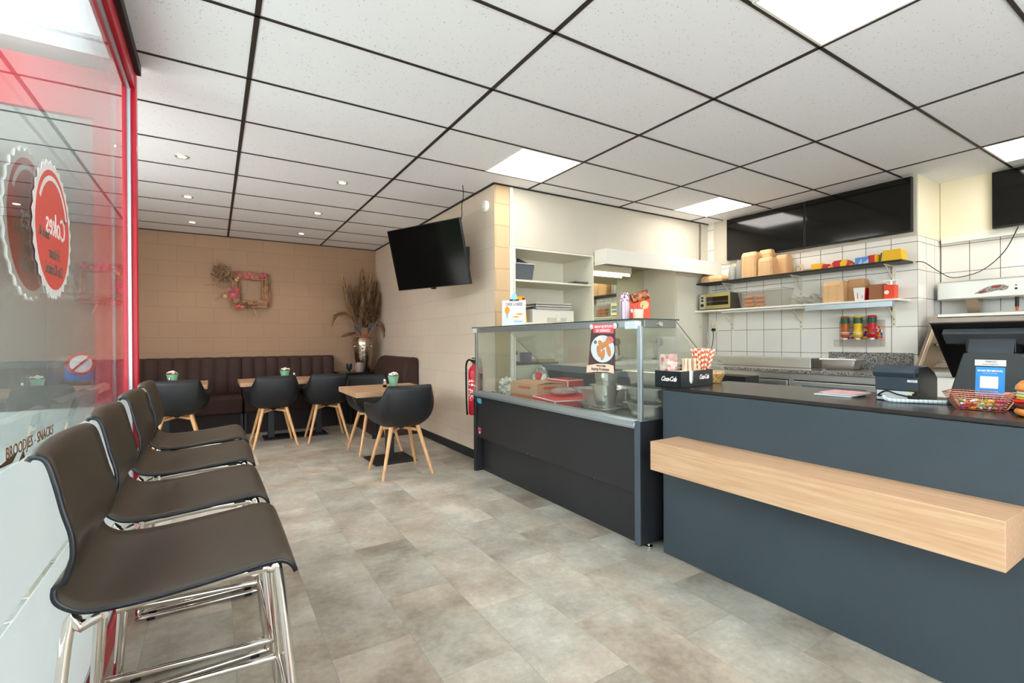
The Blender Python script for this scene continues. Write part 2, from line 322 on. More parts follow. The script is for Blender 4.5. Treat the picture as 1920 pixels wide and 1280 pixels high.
# ------------------------------------------------------------------ the room
TH = .12
floor = struct('floor', MB().prism([(-.42, -2.6), (6.0, -2.6), (6.0, 7.75), (-1.75, 7.75), (-1.75, 3.14), (-.42, 3.14)], 'z', -.06, 0), mat_floor())
struct('ceiling', MB().prism([(-.42, -2.6), (6.0, -2.6), (6.0, 7.75), (-1.75, 7.75), (-1.75, 3.14), (-.42, 3.14)], 'z', CZ, CZ+.1), mat_ceiling())
struct('wall_back', MB().box(-1.75, 2.35, 7.6, 7.75, 0, CZ), blockwall)
w = MB().box(2.19, 2.349, 3.81, 7.6, 0, CZ); struct('wall_right', w, blockwall_y)
struct('trim_3', MB().box(2.1905, 2.3485, 3.806, 3.8098, 0, CZ), blockend)
w = MB().box(-1.75, -1.65, 3.14, 7.6, 0, .75).box(-1.75, -1.65, 3.14, 7.6, 2.45, CZ).box(-1.75, -1.65, 3.14, 3.4, .75, 2.45).box(-1.75, -1.65, 5.1, 7.6, .75, 2.45); struct('wall_left', w, white)  # opening in this unseen wall is added to light the right wall
GX = [.172+1.1906*i for i in range(-2, 6)]; GY = [2.388+.593*j for j in range(-8, 9)]
g = MB()
for x in GX:
    if x > -.36: g.box(x-.011, x+.011, -2.6, 7.6 if x < 2.19 else 3.8, CZ-.004, CZ+.01)
    elif x > -1.7: g.box(x-.011, x+.011, 3.2, 7.6, CZ-.004, CZ+.01)
for y in GY:
    g.box(-.36 if y < 3.2 else -1.65, 5.8 if y < 3.8 else 2.19, y-.008, y+.008, CZ-.004, CZ+.01)
g.box(2.17, 2.19, 3.79, 7.6, CZ-.012, CZ+.01).box(-1.65, 2.19, 7.585, 7.6, CZ-.012, CZ+.01).box(2.17, 5.27, 3.785, 3.8, CZ-.012, CZ+.01)
struct('trim_1', g, barm)
struct('baseboard_right', MB().box(2.172, 2.19, 3.86, 5.7, 0, .085), blackmetal, bevel=.002)
# kitchen side
w = MB().box(2.3505, 5.42, 3.8, 4.42, 2.055, CZ).box(2.3505, 5.42, 4.3, 4.42, 0, 2.055).box(5.141, 5.42, 3.8, 4.3, 0, 2.055); struct('wall_kitchen', w, white)
struct('trim_2', MB().box(2.3505, 2.386, 3.792, 3.7995, 0, CZ-.012).box(2.3505, 2.386, 3.8, 3.83, 0, 2.05), whitelam, bevel=.003)
struct('wall_tiled', MB().box(5.27, 5.42, 1.69, 3.799, 0, CZ), tile_y)
struct('wall_pier', MB().box(5.4205, 5.95, 1.69, 1.9, 0, CZ).box(5.27, 5.42, 1.688, 1.6899, 0, CZ), tile_x)
struct('trim_4', MB().box(5.2705, 5.95, 1.684, 1.6878, 2.075, CZ), mat('cream_paint', (238, 228, 200), .6))
struct('trim_5', MB().box(5.256, 5.2698, 1.6881, 3.7, 2.075, CZ), white)
struct('wall_fryer', MB().box(5.8, 5.95, -2.6, 1.6835, 0, CZ), tile_y)
struct('trim_6', MB().box(5.775, 5.7995, -2.5, 1.68, 2.08, CZ), mat('cream_paint', (238, 228, 200), .6))
struct('trim_7', MB().box(5.755, 5.7745, -2.5, 1.67, 2.04, 2.10), whitelam, bevel=.002)
# wall behind the photographer with a wide window
w = MB().box(-.42, 6.0, -2.72, -2.6, 0, .4).box(-.42, 6.0, -2.72, -2.6, 2.4, CZ).box(-.42, -.1, -2.72, -2.6, .4, 2.4).box(3.2, 6.0, -2.72, -2.6, .4, 2.4); struct('wall_front', w, white)

# shop window along the left: red frame, double glazing, frosted film, sticker and its painted reflection
win = thing('window_1', 'tall shop window with red frame, frosted film and round sticker', 'window', (-.36, .3, 0)); win['kind'] = 'structure'
for k in ('label', 'category'): del win[k]
obj('window_head', MB().box(-.37, -.312, -2.6, 3.14, CZ-.055, CZ-.001), blackmetal, win, .002)
obj('window_frame', MB().box(-.395, -.335, -2.6, 3.11, 2.47, 2.555).box(-.42, -.335, -2.6, 3.11, 0, .075).box(-.395, -.335, -2.6, -2.55, .075, 2.47), red, win, .003)
obj('corner_post', MB().box(-.352, -.331, 3.1, 3.16, 0, CZ-.056), red, win, .003)
obj('glazing_bead', MB().box(-.366, -.353, 3.085, 3.10, .076, 2.469).box(-.366, -.353, -2.6, 3.085, 2.455, 2.469).box(-.366, -.353, -2.6, 3.085, .076, .088), alu, win)
paneglass = mat_glass('window_glass', (.93, .96, .95), 1.5, .02, (.95, .97, .97), 1.1)
obj('glass_pane', MB().box(-.3605, -.3595, -2.55, 3.09, .08, 2.465), paneglass, win)
obj('outer_glass_pane', MB().box(-.3925, -.3915, -2.55, 3.09, .08, 2.465), mat_glass('outer_glass', (.95, .97, .96), 1.45), win)
film = mat_glass('frosted_film', (.85, .88, .88), 1.4, .97, (.79, .785, .78), .18)
obj('frosted_film', MB().box(-.3592, -.3586, -2.5, 3.08, .612, .915).box(-.3592, -.3586, -2.5, 3.08, .09, .592), film, win)
brown = mat('film_lettering', (112, 84, 66), .6)
Mx = lambda x, y, z: frame3((x, y, z), (0, 1, 0), (0, 0, 1))            # lettering on a plane x=const, read from the room side
Mm = lambda x, y, z: frame3((x, y, z), (0, -1, 0), (0, 0, 1))           # the same seen through the glass: mirror image
text('lettering', 'BROODJES - SNACKS', .036, Mx(-.3585, 1.53, .944), brown, win)
pn = MB()
for a, b, c in (((1.30, .925), (1.44, .94), (1.40, .92)), ((1.44, .915), (1.47, .935), (1.48, .916)), ((1.15, .92), (1.25, .94), (1.27, .92))):
    pn.prism([a, b, c], 'x', -.3592, -.3586)
obj('film_bunting', pn, brown, win)
# round serrated sticker, lettered for people outside
def seal(x, y, z, r, col, s):
    poly = []
    for i in range(56):
        a = 2*PI*i/56; q = r*(1 if i % 2 else .935); poly.append((y+q*math.cos(a), z+q*math.sin(a)))
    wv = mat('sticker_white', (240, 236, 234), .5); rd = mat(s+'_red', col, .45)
    t = thing(s, {'round_sticker': 'round serrated coral sticker with mirrored lettering on the left window glass', 'sticker_reflection': 'darker red copy of the coral sticker, painted in as its reflection in the outer glass'}[s], 'sticker', (x, y, z))
    obj('sticker_border', MB().prism(poly, 'x', x-.0004, x+.0004), wv, t)
    for e in (1, -1):
        obj('sticker_disc', MB().prism([(y+r*.86*math.cos(2*PI*i/48), z+r*.86*math.sin(2*PI*i/48)) for i in range(48)], 'x', x+e*.0004, x+e*.0009), rd, t)
    arc = MB(); n = 16
    for i in range(n):
        a0 = PI*(.12+.72*i/n); a1 = PI*(.12+.72*(i+1)/n)
        arc.prism([(y+r*k*math.cos(a), z+r*k*math.sin(a)) for k, a in ((.78, a0), (.78, a1), (.71, a1), (.71, a0))], 'x', x+.0009, x+.0013)
    obj('sticker_arc', arc, wv, t)
    ins = mat('sticker_text', (110, 98, 92), .5)
    for body, dz, sz, mm, dy in (('Cokes', .012, .088, wv, .02), ('Snack &', -.02, .034, ins, -.085), ('eten', .045, .022, ins, .10), ('Frituur', -.062, .044, ins, 0), ('De Krinkel', -.104, .044, ins, 0)):
        M = Mm(x+.0014, y+dy, z+dz); M = M @ Matrix.Diagonal((1, 1, -1, 1)); text('lettering', body, sz*r/.18, M, mm, t, squash=.8)
    return t
seal(-.3570, 1.71, 1.465, .18, (232, 92, 84), 'round_sticker')
seal(-.3895, 1.66, 1.465, .19, (196, 30, 34), 'sticker_reflection')  # darker copy painted in as the coral sticker's reflection in the outer pane
t = obj('window_poster', MB().box(-.3905, -.3898, .95, 1.46, 1.30, 1.95), mat('faded_poster_paper', (222, 160, 152), .7, var=.12, vscale=5)); tag(t, 'faded pink paper poster on the window at far left', 'poster')
# alcove entrance beyond the window: red pier and glass door set back to the left
d = thing('door_1', '-', '-', (-.9, 3.17, 0)); d['kind'] = 'structure'; del d['label'], d['category']
obj('door_frame', MB().box(-.51, -.362, 3.165, 3.2, 0, CZ-.06).box(-1.65, -.51, 3.165, 3.2, 2.3, CZ-.06).box(-1.65, -1.58, 3.165, 3.2, 0, 2.3), red, d, .003)
obj('door_pane', MB().box(-1.58, -.51, 3.18, 3.184, .1, 2.3), mat_glass('door_glass', (.93, .95, .94), 1.45), d)
obj('door_film', MB().box(-1.57, -.512, 3.185, 3.186, .1, .845), film, d)
ot = mat('door_lettering', (225, 225, 220), .5)
for i, s_ in enumerate(('11.30 - 20.30', '11.30 - 20.30', '11.30 - 21.00', '16.00 - 21.00')):
    text('opening_hours', s_, .022, frame3((-.62, 3.178, 1.50-.035*i), (-1, 0, 0), (0, 0, 1)) @ Matrix.Diagonal((1, 1, -1, 1)), ot, d)
t = thing('no_smoking_sign', 'round red and white no smoking sign low on the entrance door glass', 'sign', (-.565, 3.176, 1.0))
mk = lambda r0, r1, n=32: [((-.565+r1*math.cos(2*PI*i/n)), (1.065+r1*math.sin(2*PI*i/n))) for i in range(n)]
obj('sign_plate', MB().box(-.625, -.515, 3.177, 3.1785, .985, 1.05), mat('sign_blue', (60, 110, 185), .5), t)
obj('sign_face', MB().prism(mk(0, .050), 'y', 3.1755, 3.1765), mat('sticker_white', (240, 236, 234), .5), t)
obj('sign_ring', MB().tube([(-.565+.050*math.cos(2*PI*i/28), 3.1755, 1.065+.050*math.sin(2*PI*i/28)) for i in range(28)], .007, 6, closed=True).cyl((-.598, 3.1752, 1.032), (-.532, 3.1752, 1.098), .005), mat('sign_red', (205, 40, 40), .5), t)
# outside world
pv = obj('pavement', MB().box(-30, -.43, -25, 3.1, -.09, -.02), mat('paving', (190, 188, 184), .9, var=.1, vscale=2)); pv['kind'] = 'structure'; pv.name = 'pavement'
pv = obj('side_pavement', MB().box(-30, -1.76, 3.1, 30, -.09, -.02), mat('paving', (168, 166, 162), .9)); pv['kind'] = 'structure'
hb = MB()
for i in range(900):
    a = R.random(); b = R.random(); c = R.random(); x = -9-1.6*a; y = -3+22*b; z = .1+2.6*c; q = .12+.12*R.random()
    n_ = Vector((R.uniform(-1, 1), R.uniform(-1, 1), R.uniform(-1, 1))).normalized()*q; m_ = n_.orthogonal().normalized()*q*.6
    hb.add([Vector((x, y, z))-n_, Vector((x, y, z))+m_, Vector((x, y, z))+n_, Vector((x, y, z))-m_], [(0, 1, 2, 3)])
hb.box(-10.4, -9.2, -3, 19, 0, 2.3)
o = obj('hedge', hb, mat('hedge_leaves', (52, 66, 40), .8, var=.3, vscale=3), fix=False); tag(o, 'tall green hedge across the street outside the shop window', 'hedge')

hs = thing('brick_house', 'brick house with tiled roof down the street seen through the shop window', 'house', (-10.5, 34, 0))
obj('house_wall', MB().box(-17, -4.5, 30, 38, 0, 5.6), mat_brick('street_brick', (150, 96, 76), (136, 84, 66), (176, 164, 150), .22, .07, .01, 'x', bump=.2), hs)
obj('house_roof', MB().prism([(29.6, 5.6), (38.4, 5.6), (34, 9.2)], 'x', -17.4, -4.1), mat('roof_tiles', (92, 66, 58), .8), hs)
for hx_ in (-15.5, -12.5, -9.5, -6.8):
    for hz_ in (.9, 3.5): obj('house_window', MB().box(hx_, hx_+1.3, 29.95, 30.0, hz_, hz_+1.4), mat('house_window', (70, 80, 90), .15), hs)

# ceiling light panels and downlights
lit = mat('light_diffuser', (255, 250, 242), .5, emit=PANEL)
fr_ = mat('light_frame', (225, 222, 215), .5)
def panel(x0, y0, label):
    x1, y1 = x0+.578, y0+.577; t = thing('ceiling_light', label, 'ceiling light', ((x0+x1)/2, (y0+y1)/2, CZ-.006))
    obj('light_frame', MB().box(x0, x0+.012, y0, y1, CZ-.006, CZ-.0005).box(x1-.012, x1, y0, y1, CZ-.006, CZ-.0005).box(x0+.012, x1-.012, y0, y0+.012, CZ-.006, CZ-.0005).box(x0+.012, x1-.012, y1-.012, y1, CZ-.006, CZ-.0005), fr_, t)
    obj('light_diffuser', MB().box(x0+.012, x1-.012, y0+.012, y1-.012, CZ-.005, CZ-.001), lit, t)
c = lambda i: .172+1.1906*i
r_ = lambda j: 2.388+.593*j+.008
panel(c(2)-.589, r_(1), 'square lit ceiling panel in front of the brick pillar top')
panel(c(4)-.589, r_(1), 'square lit ceiling panel near the left end of the kitchen screens')
panel(c(2)-.589, r_(-3), 'square lit ceiling panel above the counter at the top edge')
panel(c(4)+.011, r_(-3), 'square lit ceiling panel above the fryer at the right edge')
panel(c(2)-.589, r_(-7), 'square lit ceiling panel behind the camera over the floor'); panel(c(4)+.011, r_(-7), 'square lit ceiling panel behind the camera over the kitchen')
spl = mat('spot_glow', (255, 236, 205), .5, emit=20)
names = ['front left', 'front right', 'middle left', 'middle right', 'rear left', 'rear right']
for i, (x, y) in enumerate(((-.2, 4.5), (1.0, 4.5), (-.21, 5.715), (1.0, 5.715), (-.21, 6.9), (1.0, 6.9))):
    t = thing('downlight', 'small round recessed ceiling spotlight, %s of the six over the dining corner' % names[i], 'downlight', (x, y, CZ-.01), 'recessed spotlights in the dining ceiling')
    del t['group']
    obj('spot_ring', MB().lathe([(.030, -.004), (.047, -.006), (.050, -.003), (.050, 0)], (x, y, CZ-.0005), 24, cap=False), mat('spot_ring', (215, 205, 190), .35, .6), t)
    obj('spot_lens', MB().lathe([(0, -.003), (.030, -.003), (.030, 0)], (x, y, CZ-.0008), 20), spl, t)
    ld = bpy.data.lights.new('downlight_lamp', 'SPOT'); ld.energy = SPOT; ld.spot_size = 1.9; ld.spot_blend = .6; ld.color = (1, .85, .66); ld.shadow_soft_size = .03
    lo = bpy.data.objects.new('downlight_lamp', ld); C.objects.link(lo); lo.location = (0, 0, -.004); lo.parent = t
# ------------------------------------------------------------------ bar stools along the window
plyblack = mat('stool_shell_black', (62, 53, 43), .40, bump=.03, bscale=400)
def make_stool():
    t = thing('bar_stool', '-', 'bar stool')
    pr = catmull([(-.283, .972), (-.272, .981), (-.255, .972), (-.243, .93), (-.233, .883), (-.222, .84), (-.221, .80), (-.231, .765), (-.231, .738), (-.213, .718), (-.186, .707), (-.13, .704), (-.05, .708), (.04, .716), (.10, .722), (.122, .718), (.137, .706), (.144, .690)], 4)
    mb = MB(); n = 12; vs = []
    for i, p in enumerate(pr):
        s_ = i/(len(pr)-1); hw = .205 if s_ > .45 else .205-.020*(.45-s_)/.45
        ed = min(1, i/3.0) if i < 3 else 1
        hw *= .93+.07*ed
        if s_ > .97: hw *= .985
        for j in range(n+1):
            y = -hw+2*hw*j/n; k = (j/n-.5)*2
            dx = -.012*k*k if s_ < .42 else 0; dz = (-.004*k*k)
            dz += .014*(1-k*k)*-1*math.exp(-((p.x+.15)/.09)**2) if s_ > .4 else 0
            vs.append((p.x-dx, y, p[1]+dz))
    m = len(pr); mb.add(vs, [(i*(n+1)+j, (i+1)*(n+1)+j, (i+1)*(n+1)+j+1, i*(n+1)+j+1) for i in range(m-1) for j in range(n)], True)
    obj('seat_shell', mb, plyblack, t, smooth=True, solid=.009, rim=mat('stool_edge', (16, 20, 26), .35))
    for e in (-1, 1):
        y = e*.165; yf = e*.215
        loop = [(-.175, y, .676), (-.205, y, .662), (-.225, y*1.02, .64), (-.262, yf, .12), (-.268, yf, .04), (-.262, yf, .020), (-.24, yf, .013), (.15, yf, .013), (.172, yf, .020), (.178, yf, .045), (.165, yf, .12), (.118, y*1.02, .65), (.10, y, .688), (.07, y, .694), (-.05, y, .690), (-.155, y, .680)]
        obj('leg_frame', MB().tube(catmull(loop+[(-.175, y, .690)][:0], 5), .0095, 10), chrome, t)
        for x in (-.225, .135):
            obj('floor_glide', MB().box(x-.014, x+.014, yf-.011, yf+.011, 0, .012), rubber, t, .002)
    obj('seat_support', MB().tube([(-.175, -.165, .674), (-.175, .165, .674)], .009), chrome, t); obj('seat_support', MB().tube([(.07, -.165, .688), (.07, .165, .688)], .009), chrome, t)
    foot = [(-.235, -.200, .30), (.128, -.204, .28), (.150, -.19, .28), (.152, 0, .28), (.150, .19, .28), (.128, .204, .28), (-.235, .200, .30)]
    obj('footrest', MB().tube(catmull(foot, 5), .009, 10), chrome, t)
    for e in (-1, 1): obj('seat_pad_clip', MB().box(.055, .085, e*.165-.012, e*.165+.012, .694, .707), black, t, .003)
    return t
st = make_stool(); ys = (1.30, 1.80, 2.31, 2.80)
lb = ['black chrome-legged bar stool nearest the camera beside the window', 'second bar stool from the camera along the window glass', 'third bar stool from the camera along the window glass', 'farthest bar stool, standing at the red window post']
for i, y in enumerate(ys):
    o = st if i == 0 else dup(st, (0, 0, 0))
    o.location = (-.01 if i else 0, y, 0); o.rotation_euler.z = (0, .012, -.01, .015)[i]; o['label'] = lb[i]

# ------------------------------------------------------------------ tub chairs
beech = mat_wood('beech_legs', (205, 150, 98), (228, 180, 128), 2, 6, .4)
shellm = mat('chair_shell_black', (23, 25, 28), .46, bump=.04, bscale=500)
def make_chair():
    t = thing('tub_chair', '-', 'chair')
    half = [(0, -.262, .795), (.10, -.258, .795), (.172, -.246, .795), (.190, -.238, .790), (.198, -.231, .775), (.212, -.214, .74), (.238, -.180, .675), (.262, -.12, .645), (.280, -.04, .642), (.288, .05, .640), (.285, .12, .632), (.268, .185, .60), (.228, .222, .52), (.17, .238, .465), (.08, .246, .452), (0, .248, .450)]
    base = [(0, -.155), (.06, -.152), (.09, -.147), (.105, -.14), (.12, -.13), (.135, -.115), (.15, -.09), (.162, -.06), (.17, -.02), (.174, .03), (.172, .08), (.163, .12), (.145, .155), (.115, .185), (.06, .198), (0, .2)]
    rim = half+[(-x, y, z) for x, y, z in half[-2:0:-1]]; bs = base+[(-x, y) for x, y in base[-2:0:-1]]
    rim = catmull(rim, 3, True); bs = catmull([(x, y, .435) for x, y in bs], 3, True); n = len(rim); rings = []
    for s_ in (.0, .35, .7): rings.append([Vector((p.x*s_, .02+(p.y-.02)*s_, .425+.01*s_*s_)) for p in bs])
    for k in range(11):
        q = k/10; ring = []
        for a, b in zip(bs, rim):
            low = b.z < .53
            ctrl = Vector((b.x*1.03, b.y*(1.06 if b.y < 0 else 1.0), .437+.10*max(0, (b.z-.45)/.35)))
            ring.append(a*(1-q)**2+ctrl*2*q*(1-q)+b*q*q)
        rings.append(ring)
    mb = MB(); vs = [p for r in rings for p in r]; K = len(rings)
    mb.add(vs, [(i*n+j, i*n+(j+1) % n, (i+1)*n+(j+1) % n, (i+1)*n+j) for i in range(K-1) for j in range(n)], True)
    obj('seat_shell', mb, shellm, t, smooth=True, solid=.008)
    for sx in (-1, 1):
        for sy in (-1, 1):
            obj('leg', MB().cyl((sx*.118, sy*.118+.015, .425), (sx*.222, sy*.212+.015, 0), .019, .0125, 14), beech, t)
            obj('leg_brace', MB().prism([(-.011, -.013), (.011, -.013), (.011, .013), (-.011, .013)], 'x', 0, .165).xf(Matrix.Translation((sx*.125, sy*.122+.015, .385)) @ Matrix.Rotation(math.atan2(-sy, -sx), 4, 'Z') @ Matrix.Rotation(-.1, 4, 'Y')), beech, t, .003)
    obj('seat_mount', MB().lathe([(.035, .395), (.08, .425)], (0, .015, 0), 16), black, t)
    return t
ch = make_chair()
for i, (x, y, a, l) in enumerate(((1.41, 4.15, 0, 'black tub chair with beech legs nearest the camera, at the small square table'), (1.46, 5.17, PI+.05, 'black tub chair on the far side of the small square table'),
        (.575, 6.08, .02, 'black tub chair, left one of two at the long table'), (1.15, 6.08, -.06, 'black tub chair, right one of two at the long table'), (-.325, 6.02, .03, 'black tub chair at the leftmost table behind the bar stools'))):
    o = ch if i == 0 else dup(ch, (0, 0, 0)); o.location = (x, y, 0); o.rotation_euler.z = a; o['label'] = l

# ------------------------------------------------------------------ dining tables
topw = mat_wood('table_oak', (183, 140, 105), (213, 175, 140), 0, 5, .4, plank=.11)
edgew = topw
def table(x0, x1, y0, y1, posts, pl, label):
    t = thing('dining_table', label, 'table', ((x0+x1)/2, (y0+y1)/2, 0))
    obj('table_top', MB().box(x0, x1, y0, y1, .667, .715), topw, t, .003)
    for px, py in posts: obj('pedestal', MB().box(px-.035, px+.035, py-.035, py+.035, .012, .655).box(px-.11, px+.11, py-.11, py+.11, .655, .667), blackmetal, t, .003)
    obj('base_plate', MB().box(*pl, 0, .012), blackmetal, t, .003)
table(1.06, 1.80, 4.30, 5.00, [(1.47, 4.66)], (1.27, 1.68, 4.45, 4.87), 'small square oak-topped table with one black pedestal')
table(.245, 1.43, 6.10, 6.75, [(.585, 6.5), (1.13, 6.5)], (.50, 1.22, 6.33, 6.68), 'long oak-topped table with two pedestals before the bench')
table(-.90, -.06, 6.08, 6.76, [(-.45, 6.45)], (-.65, -.25, 6.25, 6.65), 'leftmost oak-topped table, partly behind the bar stools')

# mint pots and salt shakers
mint = mat('mint_enamel', (132, 190, 160), .35)
petal = mat('white_petal', (240, 236, 232), .8); orange_f = mat('orange_petal', (232, 110, 70), .7); leafm = mat('fresh_leaf', (96, 150, 66), .7)
glassc = mat('clear_glass', (245, 248, 248), .03, trans=1, ior=1.3)
def pot(x, y, z, label, org, s=1):
    t = thing('flower_pot', label, 'flower pot', (x, y, z))
    obj('pot', MB().lathe([(.033, 0), (.036, .004), (.052, .098), (.056, .1), (.056, .106), (.050, .106), (.047, .098), (.032, .012), (0, .012)], (x, y, z), 28), mint, t)
    fl = MB(); rr = random.Random(int(x*99))
    for i in range(26):
        a = rr.random()*6.28; r = .042*math.sqrt(rr.random()); cx, cy, cz = x+r*math.cos(a), y+r*math.sin(a), z+.112+.022*(1-r/.05)+rr.random()*.012
        for k in range(5):
            b = k*1.257+a; fl.ball((cx+.007*math.cos(b), cy+.007*math.sin(b), cz), .0068, n=6, m=4)
    obj('white_blossoms', fl, petal, t)
    fo = MB()
    for dx, dy in org: fo.ball((x+dx, y+dy, z+.122), .012, .012, .009, 8, 5)
    obj('orange_blossoms', fo, orange_f, t)
    lf = MB(); lf.ball((x, y, z+.095), .044, .044, .018, 14, 5)
    for i in range(8):
        a = i*.8; lf.add([(x+.03*math.cos(a), y+.03*math.sin(a), z+.105), (x+.052*math.cos(a+.15), y+.052*math.sin(a+.15), z+.118), (x+.062*math.cos(a), y+.062*math.sin(a), z+.112), (x+.052*math.cos(a-.15), y+.052*math.sin(a-.15), z+.110)], [(0, 1, 2, 3)])
    obj('leaves', lf, leafm, t)
def shaker(x, y, z, label):
    t = thing('salt_shaker', label, 'salt shaker', (x, y, z))
    obj('glass_body', MB().lathe([(.016, 0), (.018, .003), (.0175, .03), (.014, .052), (.013, .06)], (x, y, z), 16), glassc, t)
    obj('salt', MB().lathe([(.0150, .003), (.0155, .024), (0, .026)], (x, y, z), 14), petal, t)
    obj('cap', MB().lathe([(.0140, .060), (.0145, .066), (.011, .078), (0, .082)], (x, y, z), 16), chrome, t)
pot(-.385, 6.37, .715, 'mint pot of white flowers on the leftmost table', [(-.02, -.03), (.03, -.02), (.0, -.035)])
pot(.725, 6.335, .715, 'mint pot of white flowers on the long table', [(.03, -.02)])
pot(1.525, 4.70, .715, 'mint pot of white flowers on the small square table', [(-.02, -.035), (.01, -.04)])
shaker(-.40, 6.22, .715, 'glass salt shaker standing before the leftmost mint pot')
shaker(.82, 6.28, .715, 'glass salt shaker right of the pot on the long table'); shaker(1.425, 4.66, .715, 'glass salt shaker left of the pot on the small square table')

# ------------------------------------------------------------------ channelled benches
leather = mat('brown_suede', (58, 36, 30), .75, bump=.35, bscale=120, var=.16, vscale=7, bdist=.001)
def bench(x0, x1, n, label, joint):
    t = thing('upholstered_bench', label, 'bench', ((x0+x1)/2, 7.25, 0)); w = (x1-x0)/n
    mb = MB()
    for i in range(n):
        pts = []; a, b = x0+i*w, x0+(i+1)*w; K = 6; vs = []
        prof = [(7.37, .50), (7.36, .56), (7.385, .75), (7.40, .90), (7.415, .945), (7.455, .962), (7.52, .96)]
        for y, z in prof:
            for k in range(K+1):
                q = k/K; bul = .022*(1-(2*q-1)**4); bz = .006*(1-(2*q-1)**4); vs.append((a+(b-a)*q, y-bul if z < .955 else y, z+bz if z > .93 else z))
        mb.add(vs, [(r*(K+1)+k, r*(K+1)+k+1, (r+1)*(K+1)+k+1, (r+1)*(K+1)+k) for r in range(len(prof)-1) for k in range(K)], True)
    obj('channelled_backrest', mb, leather, t, smooth=True)
    obj('backrest_board', MB().prism([(7.372, .46), (7.372, .50), (7.40, .90), (7.44, .958), (7.595, .958), (7.595, .46)], 'x', x0+.001, x1-.001), leather, t, .004)
    obj('seat_cushion', MB().box(x0+.003, x1-.003, 6.90, 7.37, .27, .475), leather, t, .03, 4)
    obj('plinth', MB().box(x0+.004, x1-.004, 6.98, 7.40, 0, .268), mat('dark_plinth', (40, 30, 28), .7), t)
    obj('bench_leg', MB().box(x1-.03, x1-.004, 6.92, 6.975, 0, .268), blackmetal, t); obj('bench_leg', MB().box(x0+.004, x0+.03, 6.92, 6.975, 0, .268), blackmetal, t)
bench(-1.2, .312, 10, 'left half of the long brown channelled bench on the back wall', 0)
bench(.318, 1.505, 8, 'right half of the long brown channelled bench on the back wall', 1)
# single bench on the right wall
t = thing('upholstered_bench', 'short brown suede bench against the right wall beside the vase table', 'bench', (1.88, 6.4, 0))
prof = [(2.185, .46), (1.985, .46), (1.965, .60), (1.985, .78), (2.03, .90), (2.075, .945), (2.13, .962), (2.185, .955)]
obj('backrest', MB().prism([(p[0], p[1]) for p in prof], 'y', 5.72, 6.98), leather, t, .03, 4)
obj('backrest_piping', MB().tube([(p[0]-.004, 5.745, p[1]) for p in prof[1:-1]], .006, 6), leather, t)
obj('seat_cushion', MB().box(1.60, 2.185, 5.72, 6.98, .27, .475), leather, t, .03, 4)
obj('plinth', MB().box(1.66, 2.185, 5.76, 6.95, 0, .268), leather, t)
obj('bench_leg', MB().box(1.605, 1.645, 5.73, 5.77, 0, .268), blackmetal, t); obj('bench_leg', MB().box(1.605, 1.645, 6.9, 6.94, 0, .268), blackmetal, t)
# corner table with vase
t = thing('corner_table', 'black corner table with a glossy top between the two benches', 'table', (1.85, 7.3, 0))
obj('table_top', MB().box(1.515, 2.185, 7.0, 7.59, .69, .72), mat('black_gloss', (20, 20, 22), .15), t, .002)
obj('table_body', MB().box(1.53, 2.18, 7.03, 7.58, .0, .69), blackmetal, t, .002)
hammered = mat('hammered_silver', (176, 160, 142), .22, 1, bump=.7, bscale=28, bdist=.006)
t = thing('silver_vase', 'tall hammered silver vase with small knobs on the corner table', 'vase', (1.91, 7.3, .72))
vx, vy, vz = 1.91, 7.3, .72
obj('vase_body', MB().lathe([(.085, 0), (.095, .006), (.105, .05), (.135, .25), (.150, .40), (.148, .47), (.135, .492), (.133, .50), (.140, .505), (.128, .505), (.122, .48), (.10, .3), (0, .3)], (vx, vy, vz), 36), hammered, t)
for k in range(4):
    a = k*PI/2+.5; obj('knob', MB().cyl((vx+.140*math.cos(a), vy+.140*math.sin(a), vz+.37), (vx+.155*math.cos(a), vy+.155*math.sin(a), vz+.37), .008).ball((vx+.165*math.cos(a), vy+.165*math.sin(a), vz+.37), .02, n=12, m=8), chrome, t)
t = obj('ribbed_candle_holder', MB().lathe([(.045, 0), (.055, .005), (.062, .05), (.060, .11), (.050, .14), (.045, .14), (.05, .05), (0, .02)], (1.80, 7.10, .72), 32), mat_stripes('ribbed_taupe', [(150, 132, 122), (105, 90, 84), (176, 160, 150)], 55, (1, .15, 0), .4)); tag(t, 'taupe vertically ribbed candle holder before the silver vase', 'candle holder')
t = thing('goblet', 'small dark glass goblet left of the ribbed candle holder', 'goblet', (1.66, 7.12, .72))
obj('bowl', MB().lathe([(.012, .03), (.035, .045), (.042, .08), (.040, .125), (.037, .125), (.038, .08), (.03, .05), (0, .04)], (1.66, 7.12, .72), 24), mat('smoky_glass', (58, 62, 66), .12, metal=.3), t)
obj('stem', MB().lathe([(.03, 0), (.03, .004), (.008, .010), (.012, .03)], (1.66, 7.12, .72), 20), mat('smoky_glass', (58, 62, 66), .12), t)
def plume(mb, pts, rad, n, ln=.05, seed=1, sp=.5, wd=.003, s0=.35):
    rr = random.Random(seed); P = catmull(pts, 8); m = len(P)-1
    for i in range(n):
        s_ = s0+(1-s0)*rr.random(); k = min(m-1, int(s_*m)); p = P[k].lerp(P[k+1], s_*m-k); d = (P[k+1]-P[k]).normalized()
        u = Vector((rr.gauss(0, 1), rr.gauss(0, 1), rr.gauss(0, 1))); u = (u-d*u.dot(d)).normalized(); w_ = rad*math.sin(PI*min(1, (s_-s0)/(1-s0)*.85+.13))**.7
        q = p+u*w_*(.6+.6*rr.random())+d*ln*(.5+rr.random()); c_ = p+u*w_*.6+d*ln*.25; sd = d.cross(u)*wd
        mb.add([p-sd, p+sd, c_+sd, q, c_-sd], [(0, 1, 2, 3, 4)])
    mb.tube(pts, .0025, 5)
